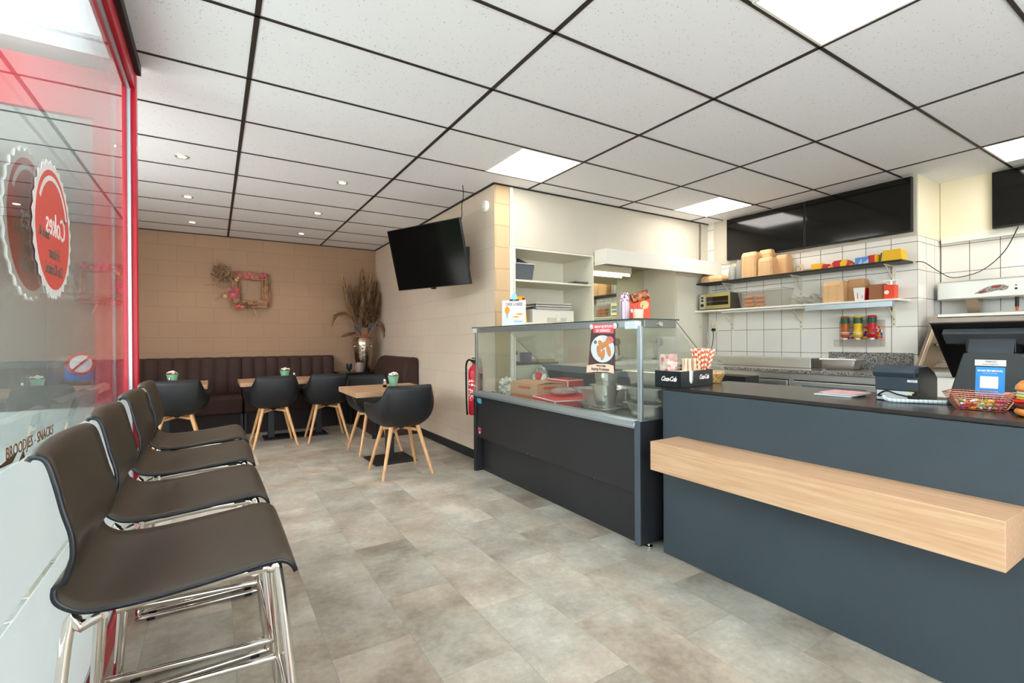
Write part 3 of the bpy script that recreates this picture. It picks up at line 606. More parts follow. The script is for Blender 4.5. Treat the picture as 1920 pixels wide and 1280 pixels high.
pa = [mat('pampas_tan', (222, 186, 142), .9, var=.15, vscale=20), mat('pampas_brown', (190, 152, 118), .9, var=.15, vscale=20), mat('pampas_beige', (208, 176, 146), .9)]
t = thing('dried_bouquet', 'dried pampas grass bouquet standing in the silver vase', 'dried flowers', (vx, vy, vz+.31))
b0 = Vector((vx, vy, vz+.32))
for i, (dx, dy, dz, rad, mi, n) in enumerate(((-.30, -.02, 1.05, .035, 0, 420), (-.10, .0, .88, .06, 1, 600), (.0, .03, 1.12, .06, 0, 600), (.08, -.03, .80, .075, 2, 800), (.20, .03, 1.0, .06, 1, 600), (.13, .05, 1.10, .045, 0, 450), (-.18, .06, .95, .04, 2, 450), (-.02, -.08, .70, .06, 0, 600), (.22, -.05, .82, .055, 1, 500), (.02, .08, 1.18, .04, 1, 400))):
    if vx+dx > 2.15: dx = 2.15-vx
    m_ = MB(); plume(m_, [b0, b0+Vector((dx*.25, dy*.25, .32)), b0+Vector((dx*.7, dy*.7, dz*.62)), b0+Vector((dx, dy, dz+.02))], rad*1.3, int(n*1.3), .045, i+3); obj('plume', m_, pa[mi], t, fix=False)
for i, (c_, n) in enumerate((([b0, b0+Vector((-.10, -.04, .30)), b0+Vector((-.24, -.06, .52)), b0+Vector((-.40, -.06, .50)), b0+Vector((-.46, -.06, .36))], 380), ([b0, b0+Vector((.08, -.08, .28)), b0+Vector((.17, -.14, .40)), b0+Vector((.25, -.16, .32)), b0+Vector((.26, -.16, .20))], 330), ([b0+Vector((0, 0, .12)), b0+Vector((-.10, -.08, .24)), b0+Vector((-.2, -.1, .24)), b0+Vector((-.33, -.1, .20))], 260))):
    m_ = MB(); plume(m_, c_, .03, n, .03, 40+i, s0=.4); obj('drooping_plume', m_, pa[1], t, fix=False)
for e in (-1, 1):
    m_ = MB()
    for k in range(9): plume(m_, [b0+Vector((e*.03, -.03, .14)), b0+Vector((e*.06, -.06, .25)), b0+Vector((e*(.05+.13*R.random()), -.11+.06*R.random(), .30+.13*R.random()))], .02, 70, .02, k+60, s0=.4)
    obj('grey_filler', m_, mat('grey_dried_filler', (160, 148, 154), .9), t, fix=False)
m_ = MB()
for k in range(46):
    a = R.random()*6.28; r = .10*math.sqrt(R.random()); m_.ball((vx+r*math.cos(a)*1.1, vy-.03+r*math.sin(a), vz+.50+.05*R.random()), .014, n=7, m=5)
obj('coral_blossoms', m_, mat('coral_dried', (200, 108, 86), .8, var=.2, vscale=60), t)

# ------------------------------------------------------------------ driftwood wreath
wc = (.415, 7.56, 1.17+.71)
t = thing('driftwood_wreath', 'square driftwood wreath with pink roses hanging on the tan back wall', 'wreath', (wc[0], 7.6, wc[2]))
dw = MB(); rr = random.Random(5); x0, x1, z0, z1 = .262, .628, 1.695, 2.075
for side in range(4):
    for k in range(44):
        q = rr.random(); L = .07+.09*rr.random(); o_ = rr.uniform(-.045, .045); dpt = 7.585-.012-rr.random()*.05
        if side < 2: zz = (z0, z1)[side]; a = (x0+(x1-x0)*q-L, dpt, zz+o_); b = (a[0]+2*L*.8, dpt+rr.uniform(-.01, .01), zz+o_+rr.uniform(-.012, .012))
        else: xx = (x0, x1)[side-2]; a = (xx+o_, dpt, z0+(z1-z0)*q-L); b = (xx+o_+rr.uniform(-.012, .012), dpt+rr.uniform(-.01, .01), a[2]+2*L*.8)
        a = Vector(a); b = Vector(b); a.x = max(x0-.045, min(x1+.045, a.x)); b.x = max(x0-.045, min(x1+.045, b.x)); a.z = max(z0-.045, min(z1+.045, a.z)); b.z = max(z0-.045, min(z1+.045, b.z))
        a.y = min(a.y, 7.583); b.y = min(b.y, 7.583)
        if (b-a).length > .03: dw.cyl(a, b, .009+.008*rr.random(), .008+.006*rr.random(), 6)
obj('driftwood_frame', dw, mat('driftwood', (160, 118, 88), .8, var=.35, vscale=14), t)
def rose(x, z, r, m, nm='rose'):
    b = MB(); y = 7.50
    for k in range(3):
        for j in range(5+k):
            a = 2*PI*j/(5+k)+k*.4; q = r*(.25+.27*k); b.ball((x+q*math.cos(a), y+.008*k, z+q*math.sin(a)), r*.34, r*.2, r*.34, 6, 4)
    b.ball((x, y-.006, z), r*.3, r*.25, r*.3, 6, 4); obj(nm, b, m, t)
pk = [mat('rose_pink', (214, 118, 124), .8), mat('rose_coral', (216, 92, 88), .8), mat('rose_magenta', (180, 92, 116), .8), mat('rose_cream', (226, 178, 130), .8)]
sx = lambda u: .235+(u-730)/(1160-730)*(.43)+.0   # along the frame, left to right
for px, pz, r, mi in ((680, 345, .022, 1), (770, 425, .02, 1), (830, 365, .026, 0), (925, 360, .026, 0), (860, 430, .028, 0), (975, 440, .024, 0), (1065, 440, .026, 0), (1180, 370, .022, 2), (1235, 395, .022, 0), (1175, 430, .024, 1), (1185, 475, .02, 2), (655, 490, .022, 3), (690, 455, .018, 3), (520, 685, .024, 0), (680, 690, .022, 1), (600, 730, .026, 2), (665, 765, .024, 1), (590, 810, .036, 0), (435, 820, .026, 3), (665, 850, .022, 2), (535, 885, .024, 1), (690, 1040, .03, 1), (770, 1055, .022, 0), (640, 1070, .016, 1), (520, 750, .02, 2)):
    rose(-.017+(px/10.664-17)*.00643, 2.182-(pz/10.664-20)*.0071+(px/10.664-17)*.00042, r, pk[mi])
m_ = MB(); rr = random.Random(9)
for k in range(44): cx_, cz_ = .085+rr.gauss(0, .05), 2.075+rr.gauss(0, .05); plume(m_, [(cx_, 7.55, cz_), (cx_+rr.uniform(-.05, .05), 7.52-rr.random()*.05, cz_+rr.uniform(-.05, .05)), (cx_+rr.uniform(-.08, .08), 7.50, cz_+rr.uniform(-.08, .08))], .022, 70, .016, k, wd=.0035, s0=.1)
obj('dried_moss', m_, pa[1], t, fix=False)
m_ = MB()
for k in range(14): cx_, cz_ = .18+.022*k+rr.gauss(0, .015), 1.69+rr.gauss(0, .02); plume(m_, [(cx_, 7.55, cz_), (cx_+.03, 7.51, cz_+rr.uniform(-.03, .03)), (cx_+.06, 7.52, cz_-.03)], .02, 45, .012, k+90, wd=.002, s0=.1)
obj('dried_grass_trim', m_, pa[1], t, fix=False)
m_ = MB(); plume(m_, [(.17, 7.55, 1.87), (.10, 7.53, 1.90), (.0, 7.52, 1.935), (-.096, 7.5, 1.92)], .014, 160, .02, 3, s0=.2); plume(m_, [(.17, 7.55, 1.87), (.09, 7.53, 1.81), (.018, 7.53, 1.73)], .012, 120, .02, 4, s0=.2); plume(m_, [(.12, 7.55, 2.12), (.085, 7.53, 2.19), (.03, 7.52, 2.27)], .012, 120, .02, 5, s0=.2); plume(m_, [(.44, 7.55, 1.69), (.47, 7.53, 1.636), (.515, 7.53, 1.52)], .01, 90, .015, 6, s0=.2)
obj('wheat_stems', m_, pa[0], t, fix=False)

# ------------------------------------------------------------------ dining TV, detector, extinguisher
screen = mat('screen_glass', (5, 5, 6), .12, spec=.15)
def tv_world(P, d, name, label, flip=1):
    """P: four front corners TL, TR, BR, BL; d = depth vector backwards"""
    P = [Vector(p) for p in P]; cen = sum(P, Vector())/4; t = thing(name, label, 'television', cen)
    n = (P[1]-P[0]).cross(P[3]-P[0]).normalized(); n = n if n.dot(d) > 0 else -n; th = Vector(d).length
    def slab(k, o0, o1): q = [cen+(p-cen)*k for p in P]; return [p+n*o0 for p in q], [p+n*o1 for p in q]
    a, b = slab(1, 0, th*.35); m = MB(); m.add(a+b, [(0, 1, 2, 3), (7, 6, 5, 4), (0, 4, 5, 1), (1, 5, 6, 2), (2, 6, 7, 3), (3, 7, 4, 0)]); obj('bezel', m, black, t, .003)
    a, b = slab(.975, -.0015, .002); m = MB(); m.add(a+b, [(0, 1, 2, 3), (7, 6, 5, 4), (0, 4, 5, 1), (1, 5, 6, 2), (2, 6, 7, 3), (3, 7, 4, 0)]); obj('screen', m, screen, t)
    a, b = slab(.7, th*.35, th); m = MB(); m.add(a+b, [(0, 1, 2, 3), (7, 6, 5, 4), (0, 4, 5, 1), (1, 5, 6, 2), (2, 6, 7, 3), (3, 7, 4, 0)]); obj('back_cover', m, black, t, .004)
    mid = (P[2]+P[3])/2; m = MB().ball(mid+n*.012-Vector((0, 0, .006)), .03, .03, .010, 12, 6); obj('infrared_receiver', m, black, t)
    return t, n, cen
tvz = 1.17
t, n_, cen = tv_world([(1.472, 4.71, 1.093+tvz), (1.86, 3.857, 1.097+tvz), (1.988, 3.89, .514+tvz), (1.60, 4.743, .508+tvz)], (.06, .02, 0), 'wall_television', 'black television tilted out from the right wall of the dining corner')
a = cen+n_*.055
obj('wall_arm', MB().tube([a, a.lerp(Vector((2.16, 4.40, cen.z)), .5)+Vector((0, .05, 0)), (2.165, 4.40, cen.z)], .02, 8).box(2.163, 2.189, 4.31, 4.49, cen.z-.14, cen.z+.14), blackmetal, t)
o = obj('television_cable', MB().tube(catmull([(1.935, 4.00, 2.24), (1.95, 3.99, 2.33), (1.945, 3.985, 2.40), (1.96, 3.98, 2.50), (1.955, 3.98, 2.60)], 5), .0035, 6), rubber); tag(o, 'thin black cable running from the dining television up to the ceiling', 'cable')
t = thing('smoke_detector', 'round white detector high on the right wall near the pillar corner', 'detector', (2.185, 3.957, 2.43))
obj('detector_body', MB().lathe([(.055, 0), (.055, .018), (.046, .030), (0, .034)], (0, 0, 0), 28).xf(Matrix.Translation((2.189, 3.957, 2.432)) @ Matrix.Rotation(-PI/2, 4, 'Y')), whitelam, t)
obj('detector_ring', MB().tube([(2.158, 3.957+.03*math.cos(k*2*PI/24), 2.432+.03*math.sin(k*2*PI/24)) for k in range(24)], .002, 5, closed=True), mat('grey_plastic', (150, 150, 148), .5), t)
t = thing('fire_extinguisher', 'red fire extinguisher on the wall beside the glass display case', 'fire extinguisher', (2.115, 4.09, .42))
ex, ey = 2.115, 4.085
obj('cylinder', MB().lathe([(.045, 0), (.055, .01), (.055, .40), (.045, .44), (.02, .47), (.018, .48)], (ex, ey, .46), 24), red, t)
obj('valve', MB().cyl((ex, ey, .935), (ex, ey, .97), .014).box(ex-.012, ex+.012, ey-.05, ey+.03, .97, .985).box(ex-.01, ex+.01, ey-.06, ey+.03, .995, 1.005), black, t)
obj('hose', MB().tube(catmull([(ex, ey+.01, .96), (ex-.035, ey+.03, .985), (ex-.066, ey+.03, .95), (ex-.07, ey+.03, .85), (ex-.068, ey+.03, .60), (ex-.066, ey+.02, .46)], 6), .009, 8), rubber, t)
obj('label', MB().prism([(ex+.0562*math.cos(a_), ey+.0562*math.sin(a_)) for a_ in [PI*(.75+.75*k/10) for k in range(11)]]+[(ex+.0552*math.cos(a_), ey+.0552*math.sin(a_)) for a_ in [PI*(1.5-.75*k/10) for k in range(11)]], 'z', .60, .80), mat_pattern('extinguisher_label', [(235, 230, 225), (205, 40, 45), (200, 30, 40)], 90), t)
obj('wall_bracket', MB().box(2.165, 2.189, ey-.03, ey+.03, .55, .85), blackmetal, t)
# ------------------------------------------------------------------ refrigerated display case
dglass = mat_glass('case_glass', (.94, .965, .95), 1.45, .05, (.85, .87, .82), .8)
dirty = mat_glass('dirty_case_glass', (.93, .95, .93), 1.5, .10, (.80, .82, .76), .8)
edgeg = mat('glass_edge', (30, 60, 54), .15, spec=.6)
t = thing('display_case', 'long black refrigerated display case with glass top and aluminium trim', 'display case', (2.35, 2.85, 0)); case = t
obj('end_panel', MB().prism([(1.985, .03), (1.985, .715), (2.80, .715), (2.80, .03)], 'y', 1.862, 1.90), caseblack, t, .003)
obj('end_panel', MB().box(1.985, 2.186, 3.812, 3.85, .0, .70), caseblack, t, .003)
obj('front_panel', MB().box(2.000, 2.02, 1.9005, 3.811, .307, .672), caseblack, t, .002)
obj('kick_panel', MB().box(2.062, 2.08, 1.9005, 3.80, .0, .306), caseblack, t, .002)
obj('edge_strip', MB().box(1.983, 1.990, 1.861, 1.901, .03, .716), mat('grey_edging', (70, 80, 90), .4), t)
obj('rear_body', MB().box(2.081, 2.80, 1.9005, 3.79, .10, .640), blackmetal, t)
obj('adjustable_foot', MB().lathe([(.022, 0), (.022, .012), (.008, .014), (.008, .03)], (2.07, 1.88, 0), 14), chrome, t)
obj('bottom_rail', MB().prism([(1.972, .676), (1.972, .692), (1.985, .712), (2.005, .722), (2.045, .722), (2.045, .674)], 'y', 1.895, 3.85), alu, t, .002)
obj('post', MB().box(1.992, 2.012, 1.858, 1.888, .716, 1.245), alu, t, .002); obj('post', MB().box(1.992, 2.012, 3.80, 3.828, .70, 1.245), alu, t, .002)
obj('top_rail', MB().box(1.988, 2.014, 1.89, 3.83, 1.238, 1.278), alu, t, .003)
obj('side_rail', MB().box(2.02, 2.285, 1.858, 1.878, 1.236, 1.278), mat('grey_aluminium', (128, 132, 128), .4, .7), t, .003)
obj('rail_joint', MB().box(1.975, 2.02, 1.88, 1.965, 1.228, 1.274), mat('pale_plastic', (206, 214, 218), .4), t, .004)
obj('rail_joint', MB().box(1.975, 2.02, 3.785, 3.835, 1.236, 1.276), mat('pale_plastic', (206, 214, 218), .4), t, .004)
obj('hinge_clamp', MB().cyl((2.135, 1.845, 1.258), (2.135, 1.87, 1.258), .012).box(2.14, 2.158, 1.848, 1.862, 1.245, 1.266), chrome, t)
obj('top_glass', MB().box(1.968, 2.30, 1.85, 3.84, 1.279, 1.286), dglass, t)
obj('top_glass_edge', MB().box(1.966, 1.968, 1.85, 3.84, 1.279, 1.286).box(1.968, 2.30, 1.848, 1.850, 1.279, 1.286), edgeg, t)
obj('front_glass', MB().box(1.984, 1.988, 1.89, 3.80, .72, 1.238), dglass, t)
side = [(2.013, .717), (2.013, 1.236), (2.29, 1.278), (2.70, .935), (2.76, .86), (2.76, .717)]
obj('side_glass', MB().prism(side, 'y', 1.868, 1.872), dglass, t); obj('side_glass', MB().prism([(2.013, .717), (2.013, 1.236), (2.29, 1.278), (2.70, .935), (2.76, .86), (2.76, .717)], 'y', 3.794, 3.797), dglass, t)
se = MB()
for y in (1.870, 3.7955): se.tube([(2.292, y, 1.279), (2.702, y, .937)], .0022, 6)
obj('glass_edge', se, mat('dark_edge', (60, 62, 60), .4), t)
obj('rear_glass', MB().prism([(2.295, 1.278), (2.299, 1.278), (2.704, .938), (2.700, .938)], 'y', 1.9, 3.79), dirty, t)
obj('rear_rail', MB().box(2.70, 2.74, 1.9, 3.79, .88, .937), mat('blue_grey_rail', (96, 112, 124), .4, .5), t, .003)
obj('rear_frame', MB().box(2.745, 2.80, 1.9005, 3.79, .641, .879), blackmetal, t)
obj('deck', MB().box(2.05, 2.744, 1.9005, 3.79, .641, .665), mat('deck_steel', (92, 92, 92), .35, .8), t)
obj('rating_sticker', MB().box(1.9985, 1.9995, 3.725, 3.785, .612, .655), mat('blue_sticker', (60, 160, 190), .5), t)
obj('rating_sticker', MB().box(1.9985, 1.9995, 3.786, 3.808, .615, .655), mat('grey_sticker', (120, 124, 128), .5), t)
obj('warning_sticker', MB().box(1.9985, 1.9995, 3.735, 3.785, .343, .395), mat_pattern('warning_red', [(200, 60, 70), (226, 190, 190), (190, 40, 55)], 60), t)
for y, z in ((3.0, .305), (2.93, .302), (2.25, .30)): obj('screw', MB().cyl((1.9985, y, z+.012), (2.001, y, z+.012), .004), chrome, t)

# things lying in the case
card = mat('corrugated_card', (196, 150, 112), .8, var=.06, vscale=10); redc = mat('red_carton', (214, 30, 32), .45); whitep = mat('white_print', (232, 228, 224), .5)
DZ = .6655
def place(t, x, y, z, a): t.location = (x, y, z); t.rotation_euler.z = a; return t
t = thing('cardboard_box', 'brown cardboard box with orange stripe, half open, in the display case', 'box')
L, Wd, Hh = .38, .33, .135
obj('box_body', MB().box(-Wd/2, Wd/2, -L/2, L/2, 0, Hh), card, t, .002)
obj('stripe', MB().box(-Wd/2-.001, Wd/2+.001, -L/2-.001, L/2+.001, .004, .035), mat('orange_print', (206, 84, 46), .6), t)
obj('stripe', MB().box(-Wd/2-.001, Wd/2+.001, -L/2-.001, L/2+.001, .040, .044), mat('dark_print', (60, 46, 42), .6), t)
obj('print_block', MB().box(-Wd/2-.0012, -Wd/2, -.10, .06, .095, .115).box(-.10, .05, -L/2-.0012, -L/2, .095, .115), mat('orange_print', (206, 84, 46), .6), t)
obj('flap', MB().hexa([(-Wd/2, -L/2, Hh), (0, -L/2, Hh+.02), (0, L/2, Hh+.02), (-Wd/2, L/2, Hh)], [(-Wd/2, -L/2, Hh+.003), (0, -L/2, Hh+.023), (0, L/2, Hh+.023), (-Wd/2, L/2, Hh+.003)]), card, t)
obj('flap', MB().hexa([(0, -L/2, Hh+.008), (Wd/2, -L/2, Hh), (Wd/2, L/2, Hh), (0, L/2, Hh+.008)], [(0, -L/2, Hh+.011), (Wd/2, -L/2, Hh+.003), (Wd/2, L/2, Hh+.003), (0, L/2, Hh+.011)]), card, t)
place(t, 2.395, 3.42, DZ, .08)
def carton(l, w, h, label, x, y, z, a, words=None):
    t = thing('red_carton', label, 'box')
    obj('carton_body', MB().box(-w/2, w/2, -l/2, l/2, 0, h), redc, t, .0015)
    e = .0006
    m = MB()
    for s in (-1, 1):
        m.box(s*w/2-(e if s < 0 else 0), s*w/2+(e if s > 0 else 0), -l/2, l/2, h*.85, h+e).box(-w/2, w/2, s*l/2-(e if s < 0 else 0), s*l/2+(e if s > 0 else 0), h*.85, h+e)
        m.box(s*w/2-(e if s < 0 else 0), s*w/2+(e if s > 0 else 0), -l/2, -l/2+.008, 0, h).box(-w/2, -w/2+.008, s*l/2-(e if s < 0 else 0), s*l/2+(e if s > 0 else 0), 0, h)
    obj('white_border', m, whitep, t)
    obj('sunken_lid', MB().box(-w/2+.01, w/2-.01, -l/2+.01, l/2-.01, h+.0001, h+.0007), redc, t)
    return place(t, x, y, z, a)
carton(.40, .44, .055, 'large flat red carton lying lower in the display case', 2.38, 2.98, DZ, -.18)
carton(.30, .17, .06, 'smaller red carton standing behind the cardboard box in the case', 2.65, 3.37, DZ+.10, 0)
t = thing('white_carton', 'flat white carton that carries the smaller red carton in the case', 'box'); obj('carton_body', MB().box(-.08, .08, -.14, .14, 0, .0995), whitep, t, .002); place(t, 2.65, 3.37, DZ, 0)
film2 = mat_glass('clear_film', (.95, .95, .95), 1.6, .25, (.9, .88, .86), 1)
def crumple(name, x, y, z, rx, ry, rz, m, label, cat, seed):
    rr = random.Random(seed); mb = MB(); n, k = 22, 12; vs = []
    for i in range(k+1):
        for j in range(n):
            a = PI*i/k; b = 2*PI*j/n; q = 1+rr.uniform(-.24, .18); vs.append((x+rx*math.sin(a)*math.cos(b)*q, y+ry*math.sin(a)*math.sin(b)*q, max(z, z+rz-rz*math.cos(a)*q)))
    mb.add(vs, [(i*n+j, i*n+(j+1) % n, (i+1)*n+(j+1) % n, (i+1)*n+j) for i in range(k) for j in range(n)])
    o = obj(name, mb, m); return tag(o, label, cat)
foil = mat_pattern('printed_foil', [(206, 200, 188), (170, 164, 150), (226, 222, 214), (130, 128, 118), (190, 186, 176)], 40, .3)
crumple('crumpled_bag', 2.24, 3.66, DZ, .09, .085, .085, foil, 'crumpled grey printed foil bag at the far end of the display case', 'bag', 3)
crumple('crumpled_bag', 2.60, 3.67, DZ, .08, .075, .12, mat_pattern('red_white_foil', [(214, 206, 196), (206, 60, 50), (226, 222, 214), (150, 146, 138)], 16, .3), 'crumpled red and white foil bag behind the cardboard box', 'bag', 5)
t = thing('meat_tray', 'clear-wrapped oval tray with red rim lying on the large red carton', 'food tray', (2.40, 3.06, DZ+.057))
obj('tray', MB().lathe([(.09, .0), (.125, .02), (.13, .026), (.12, .024), (0, .008)], (2.40, 3.06, DZ+.0575), 28, 1, .75), mat('tray_red', (190, 40, 36), .4), t)
obj('wrap_dome', MB().lathe([(.125, .026), (.115, .045), (.08, .062), (.03, .068), (0, .066)], (2.40, 3.06, DZ+.0575), 28, 1, .75), film2, t)
def rrect(a, b, r, z, n=5):
    out = []
    for cx, cy, a0 in ((a/2-r, b/2-r, 0), (-a/2+r, b/2-r, PI/2), (-a/2+r, -b/2+r, PI), (a/2-r, -b/2+r, 1.5*PI)):
        out += [(cx+r*math.cos(a0+PI/2*k/n), cy+r*math.sin(a0+PI/2*k/n), z) for k in range(n+1)]
    return out
def gn(mb, x, y, z, l, w, h):
    """rounded food pan: outer skin, rolled rim, inner skin"""
    rg = [(.66, .72, .02, z), (.74, .80, .03, z+.010), (.80, .84, .035, z+h*.55), (.83, .87, .035, z+h*.56), (.87, .90, .036, z+h-.010), (.88, .91, .036, z+h-.003), (1, 1, .018, z+h-.004), (1, 1, .018, z+h), (.87, .90, .034, z+h), (.84, .87, .034, z+h-.012), (.72, .78, .028, z+.012), (.62, .70, .018, z+.004)]
    N_ = 24; vs = []
    for a, b, r, zz in rg: vs += [(x+p[0], y+p[1], p[2]) for p in rrect(w*a, l*b, r, zz)]
    mb.add(vs, [(i*N_+k, i*N_+(k+1) % N_, (i+1)*N_+(k+1) % N_, (i+1)*N_+k) for i in range(len(rg)-1) for k in range(N_)], True)
    mb.add(vs[:N_], [tuple(range(N_))[::-1]]); mb.add(vs[-N_:], [tuple(range(N_))]); return mb
def pan(x, y, z, l, w, h, a, label, lid=False):
    t = thing('steel_pan', label, 'food pan'); obj('pan_body', gn(MB(), 0, 0, 0, l, w, h), steel, t)
    if lid: obj('pan_lid', MB().taper(0, 0, h+.0005, h+.006, w*.98, l*.98, w*.94, l*.94).cyl((0, -.03, h+.012), (0, .03, h+.012), .004), steel, t)
    return place(t, x, y, z, a)
pan(2.36, 2.60, DZ, .32, .17, .05, 0, 'lowest shallow steel pan left of the tall pans in the case')
pan(2.36, 2.60, DZ+.052, .30, .165, .10, .03, 'lidded steel pan standing on a shallow one left of the tall pans', True)
pan(2.22, 2.40, DZ, .17, .155, .05, 0, 'squat steel pan under the front tall pan in the case')
pan(2.22, 2.395, DZ+.051, .16, .145, .155, .02, 'tall steel pan in front, lower one of the front pair')
pan(2.24, 2.40, DZ+.16, .155, .14, .13, -.1, 'tall steel pan nested into the front pair on top')
pan(2.40, 2.12, DZ, .30, .30, .10, 0, 'wide steel pan at the bottom of the stack by the case end')
pan(2.40, 2.12, DZ+.101, .30, .30, .10, .02, 'wide steel pan in the middle of the stack by the case end')
pan(2.40, 2.12, DZ+.202, .30, .30, .10, -.02, 'wide steel pan on top of the stack by the case end', True)
pan(2.60, 2.62, DZ, .26, .17, .15, 0, 'deep steel pan behind the lidded pan in the case')
for i, (x, y, l) in enumerate(((2.16, 2.75, 'steel lid lying flat at the front edge of the case deck'), (2.20, 2.16, 'steel lid lying flat beside the squat pan'))):
    o = obj('pan_lid', MB().taper(x, y, DZ, DZ+.006, .16, .24 if i == 0 else .17, .15, .22 if i == 0 else .16).box(x-.004, x+.004, y-.03, y+.03, DZ+.006, DZ+.016), steel); tag(o, l, 'lid')

# poster on the front glass
MY = lambda y, z, x=1.978: frame3((x, y, z), (0, -1, 0), (0, 0, 1))
t = thing('snack_poster', 'narrow poster of fried croquettes on the front glass of the display case', 'poster', (1.982, 2.17, .96))
obj('poster_sheet', MB().hexa([(1.9825, 2.05, .975), (1.9825, 2.045, 1.262), (1.9825, 2.25, 1.265), (1.9825, 2.29, .965)], [(1.9835, 2.05, .975), (1.9835, 2.045, 1.262), (1.9835, 2.25, 1.265), (1.9835, 2.29, .965)]), mat('poster_brown', (78, 56, 56), .5, var=.2, vscale=20), t)
PL = lambda poly, x: [(x, a, b) for a, b in poly]
cir = lambda cy, cz, ry, rz, n=36: [(cy+ry*math.cos(2*PI*i/n), cz+rz*math.sin(2*PI*i/n)) for i in range(n)]
obj('banner', MB().prism([(2.055, 1.262), (2.235, 1.266), (2.235, 1.212), (2.055, 1.206)], 'x', 1.9812, 1.9822), mat('coral_banner', (226, 86, 98), .5), t)
tw = mat('white_ink', (245, 240, 238), .6)
text('lettering', 'NIEUW BIJ FRITUUR', .021, MY(2.146, 1.248, 1.9808), tw, t, squash=.82, bold=.0004); text('lettering', 'DE KRINKEL!', .025, MY(2.146, 1.224, 1.9808), tw, t, squash=.9, bold=.0004)
obj('plate', MB().prism(cir(2.155, 1.115, .102, .082), 'x', 1.9814, 1.9822), mat('plate_print', (214, 220, 232), .5), t)
fried = mat('fried_crumb', (206, 138, 84), .7, var=.18, vscale=120)
for cy, cz, L, a in ((2.185, 1.10, .075, 1.3), (2.145, 1.135, .08, -.55), (2.15, 1.08, .07, 1.9), (2.10, 1.105, .075, 1.25), (2.115, 1.15, .07, -.6), (2.17, 1.145, .05, .9)):
    m = MB(); n = 20
    m.prism([(cy+L/2*math.cos(2*PI*i/n)*math.cos(a)-.0175*math.sin(2*PI*i/n)*math.sin(a), cz+L/2*math.cos(2*PI*i/n)*math.sin(a)+.0175*math.sin(2*PI*i/n)*math.cos(a)) for i in range(n)], 'x', 1.9806-.0004*R.random(), 1.9814); obj('croquette', m, fried, t)
obj('sauce_bowl', MB().prism(cir(2.18, 1.175, .025, .018, 20), 'x', 1.9806, 1.9814), mat('sauce_cream', (236, 232, 222), .5), t)
obj('herbs', MB().prism(cir(2.215, 1.155, .014, .012, 9), 'x', 1.9806, 1.9814), mat('herb_green', (96, 128, 78), .6), t)
obj('ham_slice', MB().prism(cir(2.09, 1.168, .032, .022, 14), 'x', 1.9808, 1.9814), mat('ham_pink', (222, 112, 118), .6), t)
obj('name_ribbon', MB().prism([(2.056, .972), (2.06, 1.018), (2.11, 1.026), (2.20, 1.024), (2.295, 1.010), (2.30, .965), (2.20, .975), (2.11, .978)], 'x', 1.981, 1.982), mat('ribbon_peach', (238, 206, 182), .5), t)
ink = mat('dark_ink', (62, 44, 42), .6)
text('lettering', 'Ambachtelijke', .018, MY(2.165, 1.013, 1.9806), ink, t, squash=.8); text('lettering', 'Asperge Kroketten', .026, MY(2.175, .992, 1.9806), ink, t, squash=.78, bold=.0003)
obj('seal_badge', MB().prism(cir(2.15, .955, .014, .016, 20), 'x', 1.981, 1.982), mat('badge_mint', (206, 226, 214), .5), t)
for cy in (2.048, 2.252):
    obj('suction_cup', MB().lathe([(.018, 0), (.014, .004), (.007, .007), (.006, .012), (0, .013)], (0, 0, 0), 18).xf(Matrix.Translation((1.9815, cy, 1.25)) @ Matrix.Rotation(-PI/2, 4, 'Y')), mat('pale_pink_plastic', (226, 200, 204), .3), t)
# on top of the case
TZ = 1.2865
t = thing('sign_holder', 'white promotional leaflet with blue clip leaning on top of the display case', 'sign')
k = Matrix.Rotation(-.10, 4, 'X')
b = MB().box(-.165, .165, -.002, .002, 0, .215).xf(k); obj('leaflet', b, whitep, t)
def onb(name, m, mt): obj(name, m.xf(k), mt, t)
onb('print_cone', MB().prism([(-.115, .10), (-.095, .05), (-.075, .10)], 'y', -.003, -.0022), mat('cone_blue', (130, 190, 214), .5))
onb('print_chicken', MB().prism([( -.095+.036*math.cos(2*PI*i/9), .132+.034*math.sin(2*PI*i/9)) for i in range(9)], 'y', -.003, -.0022), mat('snack_orange', (240, 150, 40), .6))
onb('print_bowl', MB().prism([(.03, .105), (.13, .105), (.11, .092), (.05, .092)], 'y', -.003, -.0022).prism([(-.03, .072), (.02, .085), (.07, .078), (.08, .070)], 'y', -.003, -.0022), mat('snack_orange', (240, 150, 40), .6))
onb('print_band', MB().box(-.16, .16, -.003, -.0022, .052, .057), mat('band_peach', (246, 208, 168), .6))
onb('print_footer', MB().box(-.16, .16, -.003, -.0022, .004, .050), mat('pale_blue_print', (222, 232, 246), .6))
onb('clip_bar', MB().box(-.06, .07, -.010, .004, .208, .222), mat('clip_dark', (50, 56, 62), .4))
onb('clip_top', MB().prism([(-.045, .222), (-.030, .262), (.0, .28), (.03, .262), (.05, .222)], 'y', -.006, -.002), mat('clip_blue', (150, 205, 226), .4))
ob_ = lambda z: k @ frame3((0, -.0032, z), (1, 0, 0), (0, 0, 1))
text('lettering', "CHICK 'n CHEESE", .034, ob_(.180), ink, t, squash=.9, bold=.0006); text('lettering', 'Guhvanner', .026, k @ frame3((.06, -.0032, .040), (1, 0, 0), (0, 0, 1)), mat('blue_ink', (70, 110, 180), .6), t)
text('lettering', "JERRY'S", .013, k @ frame3((.005, -.0105, .215), (1, 0, 0), (0, 0, 1)), tw, t)
place(t, 2.10, 3.34, TZ, -.75); t.scale = (.6, .6, 1); t['label'] = 'white promotional leaflet with blue clip leaning on top of the display case'
cupm = mat_pattern('cup_dots', [(214, 196, 206), (150, 100, 120), (226, 214, 222), (120, 76, 96)], 160)
first = None
